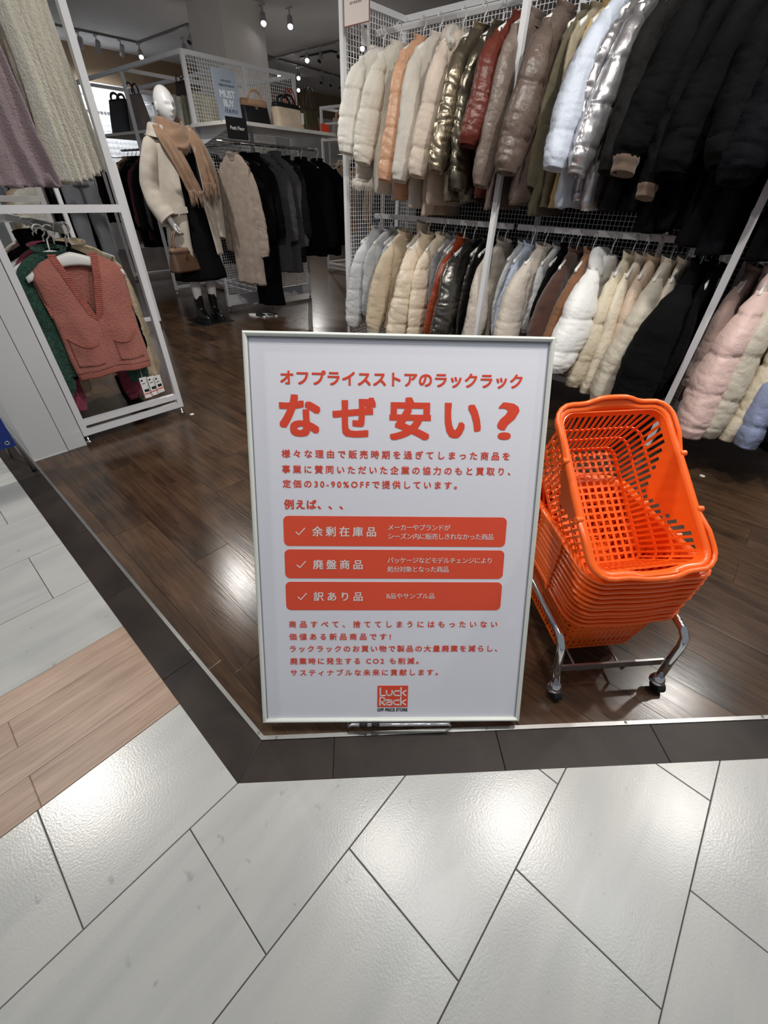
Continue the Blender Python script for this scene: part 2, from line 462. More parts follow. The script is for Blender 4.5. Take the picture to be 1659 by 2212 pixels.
# shop planks run along X
PWD = 0.1525; PLN = 0.914
row_off = {3: -1.897, 2: -1.31, 1: -1.692, 4: -1.675}
pr = random.Random(3)
npl = 0
for r in range(0, 64):
    ya = 0.0695 + r * PWD
    off = row_off.get(r, pr.uniform(-2, -1))
    for k in range(-14, 9):
        xa = off + k * PLN
        xb = xa + PLN
        if xb < -9.5 or xa > 3.6: continue
        # visible wedge only: roughly inside the camera's floor view
        cxm, cym = (xa + xb) / 2, ya + PWD / 2
        if cxm > cym - 0.3 + 1.1: continue
        if cym > 2.2 and cxm > 1.0: continue
        if cym > 3.4 and cxm > -2.2: continue
        if cym > 6.8: continue
        poly = [(xa + .0006, max(ya, .1775) + .0005), (xb - .0006, max(ya, .1775) + .0005), (xb - .0006, ya + PWD - .0005), (xa + .0006, ya + PWD - .0005)]
        if ya + PWD < 0.18: continue
        poly = clip(poly, 1, -1, cJ[0] - cJ[1] + 0.002)
        if len(poly) < 3 or area(poly) < 3e-4: continue
        if npl >= 298: continue
        slab('plank', poly, -0.004, 0.0, DARK_WOOD, floor_shop, 0.0008); npl += 1
# ------------------------------------------------------------------ room shell
CEIL_M = mat('ceiling_paint', srgb(222, 222, 224), 0.9, 0, 0.03, 2)
WALL_M = mat('wall_paint', srgb(214, 208, 200), 0.85, 0, 0.03, 2)
WALL_B = mat('brown_wall_paint', srgb(150, 128, 104), 0.85, 0, 0.05, 2)
WALL_W = mat('white_wall_paint', srgb(238, 238, 238), 0.7, 0, 0.02, 3)
PANEL_W = mat('white_panel', srgb(214, 216, 216), 0.55, 0, 0.015, 3, 0.05, 150)
def struct(o, label=None):
    o['kind'] = 'structure'
    if label: o['label'] = label
    return o
struct(MB().add([(-11.1, .2, CEIL), (-.52, .2, CEIL), (6.4, 7.12, CEIL), (6.4, 11.2, CEIL), (-11.1, 11.2, CEIL), (-11.1, .2, CEIL + .1), (-.52, .2, CEIL + .1), (6.4, 7.12, CEIL + .1), (6.4, 11.2, CEIL + .1), (-11.1, 11.2, CEIL + .1)],
    [(0, 1, 2, 3, 4), (9, 8, 7, 6, 5), (0, 5, 6, 1), (1, 6, 7, 2), (2, 7, 8, 3), (3, 8, 9, 4), (4, 9, 5, 0)]).obj('ceiling', CEIL_M), 'grey ceiling of the shop')
wl = struct(MB().box(-11.2, -11.04, 0.2, 11.2, 2.55, CEIL).obj('wall_left', WALL_B), 'brown upper band of the far shop wall')
MB().box(-11.2, -11.06, 0.2, 11.2, 0, 2.55).obj('wall_panel', WALL_W, wl)
struct(MB().box(-11.2, 6.4, 11.0, 11.2, 0, CEIL).obj('wall_back', WALL_M), 'beige back wall of the shop')
# square column behind the display
colm = struct(MB().box(-7.46, -6.7, 4.37, 5.01, 0, CEIL).obj('wall_column', mat('column_paint', srgb(232, 226, 218), 0.7, 0, 0.02)), 'white square column')
# pilaster at the shop entrance
pil = struct(MB().box(-3.3, -2.6, 0.178, 0.335, 0, CEIL).obj('wall_pilaster', PANEL_W), 'white panelled pilaster at the shop entrance')
MB().box(-3.28, -2.604, 0.3385, 0.4295, 0.092, CEIL).obj('side_panel', PANEL_W, pil)
MB().bbox(-3.28, -2.600, 0.3385, 0.4295, 0.0, 0.0905, 0.001).obj('base_block', PANEL_W, pil)
MB().box(-3.3, -2.597, 0.1765, 0.3355, 0.0, 0.004).obj('base_trim', WHITE_METAL, pil)
# far soffit over the back left aisle
# ------------------------------------------------------------------ ceiling fittings in view
LAMP_LENS = mat('lamp_lens', (1, 1, 1, 1), 0.4, 0, 0, emit=(1.0, 0.97, 1.0, 1), estr=40)
LAMP_BODY = mat('lamp_grey', srgb(168, 166, 168), 0.5, 0, 0.03)
TRACK_M = mat('track_grey', srgb(120, 118, 116), 0.6, 0, 0.03)
def lamp(x, y, tx, ty, tz, lit, label, group=None, power=70, col=WARM, cone=110):
    t = thing('track_spotlight', label, 'spotlight', (x, y, CEIL - 0.03), (0, 0, 0), group)
    MB().box(-.05, .05, -.015, .015, -.01, .006).obj('track_adapter', LAMP_BODY, t)
    MB().beam((0, 0, -.005), (0, 0, -.09), .014, .014).obj('stem', LAMP_BODY, t)
    d = Vector((tx - x, ty - y, tz - CEIL)).normalized()
    q = d.to_track_quat('Z', 'Y').to_matrix().to_4x4()
    M = Matrix.Translation((0, 0, -.12)) @ q
    can = MB().lathe((0, 0, 0), [(.024, -.075), (.033, -.07), (.036, .0), (.039, .07), (.034, .07), (.031, .056)], 18)
    can.v = [tuple(M @ Vector(v)) for v in can.v]
    can.obj('lamp_can', LAMP_BODY, t, True)
    ln = MB().lathe((0, 0, 0), [(.030, .052), (.032, .060), (.016, .065)], 18)
    ln.v = [tuple(M @ Vector(v)) for v in ln.v]
    ln.obj('lens', LAMP_LENS if lit else BLACK_PLASTIC, t, True)
    if lit:      # the lamp's own beam, leaving the lens
        p = Vector((0, 0, -.12)) + d * .10; q_ = p + d
        spot('track_spotlight_beam', p.x, p.y, p.z, q_.x, q_.y, q_.z, power, .03, cone, .8, col, t)
    return t
def track(pts, label):
    t = thing('lighting_track', label, 'track')
    for a, b in zip(pts, pts[1:]):
        MB().beam((*a, CEIL - .012), (*b, CEIL - .012), .034, .024).obj('track_rail', TRACK_M, t)
    return t
track([(-10.1, 2.6), (-10.0, 4.85), (-8.3, 4.85)], 'grey lighting track in front of the brown wall')
track([(-8.85, 6.0), (-9.08, 8.8), (-7.0, 8.75)], 'grey lighting track over the far racks')
track([(-9.4, 6.85), (-6.4, 6.7)], 'grey lighting track beside the black ceiling frame')
CAMV = (0, 0, 1.2)
for (x, y, lab) in ((-10.0, 4.85, 'lit track spotlight at the corner of the track by the brown wall'), (-8.98, 5.1, 'lit track spotlight half hidden by the column'),
                    (-7.75, 6.6, 'lit track spotlight next to the black ceiling frame'), (-9.16, 7.08, 'lit track spotlight beside the column, over the bags'),
                    (-9.05, 7.46, 'lit track spotlight behind the small olive bag'), (-10.1, 8.3, 'lowest lit track spotlight over the red handled bag'),
                    (-6.63, 4.95, 'lit spotlight high on the ceiling in front of the column'), (-6.45, 5.24, 'lit spotlight beside the column face, near the bright pair'),
                    (-6.44, 6.58, 'lit spotlight seen through the wire side panel')):
    lamp(x, y, x * .72, y * .72, 0.5, True, lab, None, 75, WARM, 95)
for i, (x, y) in enumerate(((-10.07, 3.95), (-10.05, 4.2), (-10.0, 4.55))):      # their beams fall on the bright far wall
    lamp(x, y, -11.06, y + .1, 1.9, True, 'grey track spotlight turned to the bright far wall', 'track spotlights turned to the far wall', 60, COOL, 90)
for i, (x, y) in enumerate(((-8.98, 8.0), (-9.02, 8.3), (-9.05, 8.6), (-7.6, 6.76), (-7.1, 6.73), (-8.35, 4.87))):
    lamp(x, y, x + 1.0, y - 2.0, 1.0, False, 'grey track spotlight pointing away from the entrance', 'unlit track spotlights')
fr = thing('ceiling_frame', 'thin black angled frame line on the ceiling', 'ceiling frame')
MB().beam((-8.5, 7.09, CEIL - .01), (-7.68, 7.09, CEIL - .01), .05, .02).obj('frame_bar', BLACK_PLASTIC, fr)
MB().beam((-7.68, 7.07, CEIL - .01), (-7.65, 9.2, CEIL - .01), .05, .02).obj('frame_bar', BLACK_PLASTIC, fr)

# ------------------------------------------------------------------ the poster stand
SIGN_L = 0.995; SIGN_W = 0.703
lean = math.radians(26); az = math.radians(43.17)
sign = thing('poster_stand', 'white framed poster stand with red Japanese lettering leaning at the shop entrance', 'sign', (-0.578, 0.192, 0.0))
SU = Vector((math.cos(az), math.sin(az), 0)); SN0 = Vector((-math.sin(az), math.cos(az), 0))
SV = SN0 * math.sin(lean) + Vector((0, 0, math.cos(lean))); SNN = SU.cross(SV)     # SNN faces the viewer
SM = Matrix((SU, SV, SNN)).transposed().to_4x4()
SM.translation = Vector((0, 0, 0.03))
def on_sign(mb): mb.v = [tuple(SM @ Vector(v)) for v in mb.v]; return mb
FRM = mat('silver_white_frame', srgb(222, 226, 218), 0.32, 0.0, 0.02, 4)
FRM_IN = mat('frame_lip', srgb(150, 150, 158), 0.4, 0, 0.02)
POSTER = mat('poster_white', srgb(238, 238, 246), 0.42, 0, 0.008, 3)
RED = mat('poster_red', srgb(236, 76, 50), 0.5, 0, 0.015, 3)
REDBOX = mat('poster_red_panel', srgb(240, 84, 54), 0.5, 0, 0.03, 4)
INK = mat('poster_ink', srgb(28, 28, 32), 0.5, 0, 0)
LETW = mat('poster_white_print', srgb(244, 232, 228), 0.5, 0, 0)
on_sign(MB().box(.006, SIGN_W - .006, .006, SIGN_L - .006, -.006, 0.0)).obj('poster_panel', POSTER, sign)
FWD_ = 0.013
def rail(p, q, nrm):
    """half-round mitred frame rail from p to q; nrm points inwards"""
    d = (q - p).normalized(); mb = MB(); rings = []
    for end, sgn in ((p, 1), (q, -1)):
        ring = []
        for k in range(9):
            a = PI * k / 8
            off = FWD_ * (1 - math.cos(a)) / 2
            h = -.008 + 0.017 * math.sin(a) ** 0.7
            pt = end + nrm * off + d * (sgn * off)
            ring.append((pt.x, pt.y, h))
        ring.append((end.x + nrm.x * FWD_ + d.x * sgn * FWD_, end.y + nrm.y * FWD_ + d.y * sgn * FWD_, -.012))
        ring.append((end.x, end.y, -.012))
        rings.append(ring)
    mb.loft(rings)
    o = on_sign(mb).obj('frame_rail', FRM, sign)
    smooth_by_angle(o.data, 30)
c4 = [Vector((0, 0, 0)), Vector((SIGN_W, 0, 0)), Vector((SIGN_W, SIGN_L, 0)), Vector((0, SIGN_L, 0))]
for i, nn in enumerate((Vector((0, 1, 0)), Vector((-1, 0, 0)), Vector((0, -1, 0)), Vector((1, 0, 0)))):
    rail(c4[i], c4[(i + 1) % 4], nn)
lip = MB()
g_ = FWD_
for (x0, x1, y0, y1) in ((g_, SIGN_W - g_, SIGN_L - g_ - .0022, SIGN_L - g_), (g_, g_ + .0016, g_, SIGN_L - g_), (SIGN_W - g_ - .0016, SIGN_W - g_, g_, SIGN_L - g_)):
    lip.box(x0, x1, y0, y1, 0, .0025)
on_sign(lip).obj('frame_lip', FRM_IN, sign)

def text_curve(body, size, bold, space):
    cu = bpy.data.curves.new('print', 'FONT'); cu.body = body; cu.size = size; cu.space_character = space
    cu.resolution_u = 3
    o = bpy.data.objects.new('print', cu); C.objects.link(o)
    bpy.context.view_layer.update()
    me_ = bpy.data.meshes.new_from_object(o.evaluated_get(bpy.context.evaluated_depsgraph_get()))
    bpy.data.objects.remove(o); bpy.data.curves.remove(cu)
    if bold:      # heavier weight: the same outlines printed again with tiny shifts
        vs0 = [v.co.copy() for v in me_.vertices]; fs0 = [tuple(p.vertices) for p in me_.polygons]; bpy.data.meshes.remove(me_)
        mb_ = MB()
        for k, (dx, dy) in enumerate(((-1, -1), (0, -1), (1, -1), (-1, 0), (1, 0), (-1, 1), (0, 1), (1, 1))):
            mb_.add([(v.x + dx * bold, v.y + dy * bold, k * 3e-5) for v in vs0], fs0)
        me_ = bpy.data.meshes.new('print'); me_.from_pydata(mb_.v, [], mb_.f)
    return me_
def ext(me_):
    xs_ = [v.co.x for v in me_.vertices]; ys_ = [v.co.y for v in me_.vertices]
    return min(xs_), max(xs_), min(ys_), max(ys_)
def lettering(body, x0, x1, yc, size, bold, m, parent, M, lift=0.0006, name='lettering', fit=True, shear=0.0):
    """flat print: one line of text fitted between x0 and x1, centred on yc"""
    if fit:
        a = text_curve(body, size, bold, 1.0); b_ = text_curve(body, size, bold, 1.5)
        wa, wb = ext(a)[1] - ext(a)[0], ext(b_)[1] - ext(b_)[0]
        sp = 1.0 + 0.5 * ((x1 - x0) - wa) / max(1e-6, wb - wa)
        bpy.data.meshes.remove(a); bpy.data.meshes.remove(b_)
        me_ = text_curve(body, size, bold, max(0.6, sp))
    else: me_ = text_curve(body, size, bold, 1.0)
    ex = ext(me_)
    sx = (x1 - x0) / (ex[1] - ex[0])
    for v in me_.vertices:
        yy = v.co.y - size * 0.37
        v.co = M @ Vector((x0 + (v.co.x - ex[0]) * sx + shear * yy, yc + yy, lift + v.co.z))
    me_.name = name; me_.materials.clear(); me_.materials.append(m)
    return link(name, me_, m, parent)
Ls = [('オフプライスストアのラックラック', .0810, .6353, .8965, .0345, .0009, RED),
      ('様々な理由で販売時期を過ぎてしまった商品を', .0778, .6194, .7253, .0205, .0004, RED),
      ('事業に賛同いただいた企業の協力のもと買取り、', .0774, .6245, .6886, .0205, .0004, RED),
      ('定価の30-90%OFFで提供しています。', .0776, .4965, .6538, .0205, .0004, RED),
      ('例えば、、、', .0790, .2209, .6035, .0250, .0007, RED),
      ('商品すべて、捨ててしまうにはもったいない', .0802, .6212, .2889, .0200, .00038, RED),
      ('価値ある新品商品です!', .0795, .3433, .2538, .0200, .00038, RED),
      ('ラックラックのお買い物で製品の大量廃棄を減らし、', .0802, .6262, .2192, .0200, .00038, RED),
      ('廃棄時に発生する CO2 も削減。', .0795, .4185, .1835, .0200, .00038, RED),
      ('サスティナブルな未来に貢献します。', .0793, .4715, .1495, .0200, .00038, RED)]
for (t_, a_, b_, y_, s_, bo, m_) in Ls: lettering(t_, a_, b_, y_, s_, bo, m_, sign, SM)
# the big headline, glyph by glyph
for ch, a_, b_, bt, tp in (('な', .0755, .1705, .7650, .8600), ('ぜ', .1980, .2985, .7650, .8560), ('安', .3300, .4270, .7600, .8580), ('い', .4580, .5455, .7660, .8470), ('?', .5840, .6340, .7640, .8500)):
    me_ = text_curve(ch, .1, .0014 if ch == '?' else .0034, 1.0); ex = ext(me_)
    for v in me_.vertices:
        v.co = SM @ Vector((lerp(a_, b_, (v.co.x - ex[0]) / (ex[1] - ex[0])), lerp(bt, tp, (v.co.y - ex[2]) / (ex[3] - ex[2])), .0006 + v.co.z))
    me_.materials.clear()
    link('headline_character', me_, RED, sign)
def rounded_rect(x0, x1, y0, y1, r, z0, z1, n=6):
    pts = []
    for (cx, cy, a0) in ((x1 - r, y1 - r, 0), (x0 + r, y1 - r, 90), (x0 + r, y0 + r, 180), (x1 - r, y0 + r, 270)):
        for k in range(n + 1):
            a = math.radians(a0 + 90 * k / n); pts.append((cx + r * math.cos(a), cy + r * math.sin(a)))
    return MB().loft([[(x, y, z0) for x, y in pts], [(x, y, z1) for x, y in pts]])
for (x0, x1, y0, y1, yT, big, bx1, subs) in (
        (.0755, .6250, .4993, .5753, .5363, '余剰在庫品', .3019, (('メーカーやブランドが', .3312, .4853, .5480), ('シーズン内に販売しきれなかった商品', .3316, .5943, .5253))),
        (.0755, .6253, .4145, .4902, .4511, '廃盤商品', .2691, (('パッケージなどモデルチェンジにより', .3312, .5940, .4632), ('処分対象となった商品', .3307, .4858, .4396))),
        (.0750, .6256, .3284, .4051, .3658, '訳あり品', .2694, (('B品やサンプル品', .3305, .4532, .3675),))):
    bxo = on_sign(rounded_rect(x0, x1, y0, y1, .0125, 0, .0005)).obj('red_panel', REDBOX, sign)
    lettering(big, .1450, bx1, yT, .0265, .0005, LETW, bxo, SM, .0009)
    for (t_, a_, b_, y_) in subs: lettering(t_, a_, b_, y_, .0168, .00012, LETW, bxo, SM, .0009)
    ck = MB()
    cxs = [(.1050, yT - .001), (.1125, yT - .0085), (.1275, yT + .0088)]
    ck.beam((*cxs[0], .0008), (*cxs[1], .0008), .0024, .0004); ck.beam((cxs[1][0] - .0008, cxs[1][1] - .0008, .0008), (*cxs[2], .0008), .0024, .0004)
    on_sign(ck).obj('check_mark', LETW, bxo)
lg = on_sign(MB().box(.3100, .3925, .0442, .1098, 0, .0005)).obj('logo_panel', RED, sign)
# logo letters as strokes
def stroke(mb, pts, wd=.0037, M=None):
    for a, b in zip(pts, pts[1:]):
        a_, b_ = Vector((*a, .0008)), Vector((*b, .0008)); d = (b_ - a_).normalized()
        mb.beam(a_ - d * wd * .42, b_ + d * wd * .42, wd, .0004)
def arcp(cx, cy, rx, ry, a0, a1, n=8): return [(cx + rx * math.cos(math.radians(lerp(a0, a1, k / n))), cy + ry * math.sin(math.radians(lerp(a0, a1, k / n)))) for k in range(n + 1)]
lx = lambda px: .3100 + (px - 345) / 910 * .0825
ly = lambda py: .1098 - (py - 160) / 640 * .0656
def LP(*pts): return [(lx(a), ly(b)) for a, b in pts]
lgm = MB()
for base in (455, 732):
    kx = 1045
    stroke(lgm, LP((kx, base - 230), (kx, base)))
    stroke(lgm, LP((1190, base - 150), (1075, base - 85), (1185, base - 5)))
    cpts = LP((990, base - 140), (910, base - 140), (850, base - 120), (828, base - 75), (850, base - 25), (910, base - 5), (990, base - 5))
    stroke(lgm, cpts)
stroke(lgm, LP((430, 230), (430, 450), (575, 450)))
stroke(lgm, LP((612, 305), (612, 370), (640, 430), (697, 452), (755, 430), (782, 370), (782, 305)))
stroke(lgm, LP((425, 735), (425, 510), (510, 510), (560, 540), (565, 590), (530, 635), (450, 645), (565, 730)))
stroke(lgm, LP((615, 585), (740, 585), (775, 610), (775, 730), (650, 730), (612, 705), (612, 670), (650, 648), (770, 648)))
on_sign(lgm).obj('logo_letters', LETW, lg)
lettering('OFF PRICE STORE', .3100, .3924, .0364, .0132, .0005, INK, sign, SM, .0006, fit=False)
# chrome foot bar with black rubber sleeves, back legs
def S3(x, y, z): return SM @ Vector((x, y, z))
bar = MB()
fx = [S3(.232, -.002, -.02), S3(.232, -.010, .006), S3(.234, -.004, .014), S3(.242, .003, .0165), S3(.37, .003, .0165), S3(.502, .003, .0165), S3(.510, -.004, .014), S3(.512, -.010, .006), S3(.512, -.002, -.02)]
fx[0].z = .008; fx[-1].z = .008
bar.tube([fx[0] + SN0 * .12, fx[0]] + fx[1:-1] + [fx[-1], fx[-1] + SN0 * .12], .0042, 10)
bar.obj('foot_bar', CHROME, sign, True)
for (a_, b_) in ((.262, .283), (.295, .316)):
    MB().tube([S3(a_, .003, .0165), S3(b_, .003, .0165)], .0066, 12).obj('rubber_sleeve', mat('rubber', srgb(24, 23, 22), 0.75, 0, 0.05), sign, True)
for xx in (.16, .54):
    top = S3(xx, .62, -.014); ft = Vector((top.x, top.y, .004)) + SN0 * .22
    MB().tube([top, ft], .007, 10).obj('back_leg', CHROME, sign, True)
ra, rb = S3(.16, .62, -.014), S3(.54, .62, -.014)
MB().tube([Vector((ra.x, ra.y, .004)) + SN0 * .22, Vector((rb.x, rb.y, .004)) + SN0 * .22], .007, 10).obj('back_leg_brace', CHROME, sign, True)
MB().tube([fx[0] + SN0 * .12, Vector((ra.x, ra.y, .005)) + SN0 * .22], .004, 8).obj('foot_brace', CHROME, sign, True)
MB().tube([fx[-1] + SN0 * .12, Vector((rb.x, rb.y, .005)) + SN0 * .22], .004, 8).obj('foot_brace', CHROME, sign, True)

# ------------------------------------------------------------------ shopping baskets on a chrome trolley
ORANGE = mat('orange_plastic', srgb(255, 106, 28), 0.32, 0, 0.03, 6, coat=0.15)
BW, BL_, BH = 0.33, 0.4455, 0.19
def rr_point(s, a, b, r):
    """point and outward normal on a rounded rectangle, s in [0,1), starting at the middle of the +x side"""
    segs = [(2 * (b - r)), PI * r / 2, 2 * (a - r), PI * r / 2, 2 * (b - r), PI * r / 2, 2 * (a - r), PI * r / 2]
    P_ = sum(segs); d = (s % 1.0) * P_ + segs[0] / 2
    if d >= P_: d -= P_
    k = 0
    while d > segs[k]: d -= segs[k]; k += 1
    if k == 0: return (a, -(b - r) + d), (1, 0)
    if k == 2: return ((a - r) - d, b), (0, 1)
    if k == 4: return (-a, (b - r) - d), (-1, 0)
    if k == 6: return (-(a - r) + d, -b), (0, -1)
    cx, cy, a0 = {1: (a - r, b - r, 0), 3: (-(a - r), b - r, 90), 5: (-(a - r), -(b - r), 180), 7: (a - r, -(b - r), 270)}[k]
    an = math.radians(a0 + 90 * d / segs[k])
    return (cx + r * math.cos(an), cy + r * math.sin(an)), (math.cos(an), math.sin(an))
def solid(mesh_mb, th, name):
    m = mesh_mb.me(name)
    bm = bmesh.new(); bm.from_mesh(m)
    bmesh.ops.remove_doubles(bm, verts=bm.verts, dist=1e-5)
    bmesh.ops.recalc_face_normals(bm, faces=bm.faces)
    bmesh.ops.solidify(bm, geom=bm.faces[:], thickness=th)
    bm.to_mesh(m); bm.free()
    m.materials.append(ORANGE)
    return m
# wall lattice: slots in three rows, a solid shield in the upper middle of the long sides
def basket_wall():
    aT, bT, rT = BW / 2 - .017, BL_ / 2 - .017, .04
    aB, bB, rB = BW / 2 - .043, BL_ / 2 - .05, .026
    NS = 74
    cols = []
    for i in range(NS): cols += [(i / NS, False), (i / NS + .42 / NS, True)]
    rows = [(0.0, .02), (.02, .06), (.06, .30), (.30, .335), (.335, .42), (.42, .49), (.49, .56), (.56, .595), (.595, .67), (.67, .75), (.75, .83), (.83, .90), (.90, .93), (.93, 1.0)]
    hole_rows = {2: 0, 4: 1, 5: 1, 6: 1, 8: 2, 9: 2, 10: 2, 11: 2}
    ts_ = [r[0] for r in rows] + [1.0]
    nC = len(cols)
    mb = MB(); vs = []
    for t in ts_:
        for (s, h) in cols:
            a, b, r = lerp(aB, aT, t), lerp(bB, bT, t), lerp(rB, rT, t)
            # slots on the short sides lean
            (x, y), n_ = rr_point(s, a, b, r)
            side = abs(n_[1])
            sl = 0.0
            if side > 0.999: sl = 0.022 * (t - .5) * min(1.0, (a - r - abs(x)) / .03 + .2) * (1 if y > 0 else -1)
            (x, y), n_ = rr_point(s + sl, a, b, r)
            vs.append((x, y, t * BH))
    fs = []
    for ri in range(len(rows)):
        for ci in range(nC):
            cj = (ci + 1) % nC
            hole = cols[ci][1] and ri in hole_rows
            if hole:
                sc_ = cols[ci][0] + .29 / NS
                (x, y), n_ = rr_point(sc_, aT, bT, rT)
                if abs(n_[0]) > .9:      # long side
                    if abs(y) < .115 * (rows[ri][1] - .40) / .5: hole = False
            if not hole: fs.append((ri * nC + ci, ri * nC + cj, (ri + 1) * nC + cj, (ri + 1) * nC + ci))
    mb.add(vs, fs)
    return solid(mb, .0026, 'wall_lattice')
def basket_base():
    a, b = BW / 2 - .043, BL_ / 2 - .05
    nx, ny = 11, 17
    def axis(L, n):
        c_ = 2 * L / n; o = []
        for i in range(n): o += [(-L + i * c_, False), (-L + i * c_ + c_ * .36, True)]
        return o + [(L, False)]
    X_, Y_ = axis(a, nx), axis(b, ny)
    mb = MB(); vs = [(x, y, .0015) for (y, _) in Y_ for (x, _) in X_]; fs = []
    n = len(X_)
    for j in range(len(Y_) - 1):
        for i in range(len(X_) - 1):
            if X_[i][1] and Y_[j][1]: continue
            xm, ym = (X_[i][0] + X_[i + 1][0]) / 2, (Y_[j][0] + Y_[j + 1][0]) / 2
            if (abs(xm) > a - .014 and abs(ym) > b - .014): continue
            fs.append((j * n + i, j * n + i + 1, (j + 1) * n + i + 1, (j + 1) * n + i))
    mb.add(vs, fs)
    return solid(mb, .0026, 'base_lattice')
def hump(x, y, b):
    """grip contour in the middle of the short sides"""
    if abs(abs(y) - b) > .05: return 0.0
    return math.exp(-(x / .062) ** 4)
def basket_rim():
    a, b, r = BW / 2 - .006, BL_ / 2 - .006, .045
    prof = [(-.013, -.014), (-.0125, .0), (-.009, .005), (.0, .0062), (.0062, .003), (.0078, -.002), (.0068, -.0075), (.004, -.0105), (.002, -.0105), (.003, -.005), (-.001, .0), (-.008, -.001), (-.0105, -.014)]
    rings = []
    NN = 96
    for k in range(NN):
        (x, y), n_ = rr_point(k / NN, a, b, r)
        h = hump(x, y, b)
        rings.append([(x + n_[0] * (p + .006 * h), y + n_[1] * (p + .008 * h), BH + q + .010 * h * (1 if p > -.005 else .4)) for p, q in prof])
    rings.append(rings[0])
    m = MB().loft(rings, False, False)
    me_ = m.me('rim', True)
    bm = bmesh.new(); bm.from_mesh(me_); bmesh.ops.remove_doubles(bm, verts=bm.verts, dist=1e-6); bm.to_mesh(me_); bm.free()
    smooth_by_angle(me_, 50); me_.materials.append(ORANGE)
    return me_
def basket_handle(sg, lift=.012):
    a, b, r = BW / 2 + .0005, BL_ / 2 + .0005, .05
    pts = []
    y0 = .075
    path = []
    for k in range(0, 401):
        (x, y), n_ = rr_point(.25 * 0 + k / 400.0, a, b, r)
        path.append((x, y, n_))
    sel = [p for p in path if p[1] >= y0]
    sel.sort(key=lambda p: math.atan2(p[1] - y0, p[0]))
    sel = sel[::5] + [sel[-1]]
    n = len(sel); out = []
    for i, (x, y, n_) in enumerate(sel):
        e = min(i, n - 1 - i) / 3.0
        up = lift * min(1.0, e)
        h = hump(x, y, b)
        out.append((x + n_[0] * (.0 + .008 * h - .003 * max(0, 1 - e)), (y + n_[1] * .010 * h) * sg, BH + up - .002 + (.012 if lift > .01 else .008) * h))
    mb = MB().tube(out, .0062, 10, flat=.8)
    for xx in (a, -a):      # pivot knobs
        mb.tube([(xx - .009 * (1 if xx > 0 else -1), y0 * sg, BH + .001), (xx + .007 * (1 if xx > 0 else -1), y0 * sg, BH + .001)], .008, 12)
    me_ = mb.me('handle'); smooth_by_angle(me_, 40); me_.materials.append(ORANGE)
    return me_
bflat = [('handle', basket_handle(1, .003)), ('handle', basket_handle(-1, .003))]
bmeshes = [('wall_lattice', basket_wall()), ('base_lattice', basket_base()), ('rim', basket_rim()), ('handle', basket_handle(1)), ('handle', basket_handle(-1))]
def basket(loc, rotm, label, group=None, nested=True):
    t = thing('shopping_basket', label, 'basket', loc, group=group)
    t.rotation_euler = rotm.to_euler()
    for nm, me_ in (bmeshes[:3] + bflat if nested else bmeshes): link(nm, me_, ORANGE, t)
    return t
azb = math.radians(51.4)
E1 = Vector((math.cos(azb), math.sin(azb), 0)); E2h = Vector((-math.sin(azb), math.cos(azb), 0))
azs = math.radians(48.5)
F1 = Vector((math.cos(azs), math.sin(azs), 0)); F2 = Vector((-math.sin(azs), math.cos(azs), 0))
RS = Matrix((F1, F2, Vector((0, 0, 1)))).transposed()
NSTK = 11
for i in range(NSTK):
    f_ = i / (NSTK - 1)
    zr = lerp(.238, .452, f_)
    nl = Vector((-.070, .885, 0)).lerp(Vector((-.066, .835, 0)), f_)
    jit = Vector((pr.uniform(-.002, .002), pr.uniform(-.002, .002), 0))
    cpos = nl + F1 * BW / 2 + F2 * BL_ / 2 + jit
    lab = 'orange plastic basket nested in the trolley stack, %s from the bottom' % ['first', 'second', 'third', 'fourth', 'fifth', 'sixth', 'seventh', 'eighth', 'ninth', 'tenth', 'eleventh'][i]
    if i == 0: lab = 'lowest orange plastic basket of the stack, its slotted walls showing above the chrome crossbar'
    if i == NSTK - 1: lab = 'uppermost level orange basket of the stack, right under the tilted basket'
    basket((cpos.x, cpos.y, zr - BH), RS, lab, 'nested orange baskets')
tl = math.radians(37.7)
T2 = (E2h * math.cos(tl) + Vector((0, 0, 1)) * math.sin(tl)).normalized(); T3 = E1.cross(T2)
RT = Matrix((E1, T2, T3)).transposed()
ctr = Vector((-.066, .82, .474)) + E1 * BW / 2 + T2 * BL_ / 2 - T3 * BH
basket(ctr, RT, 'top orange shopping basket tilted up with its grid bottom facing the entrance', None, False)
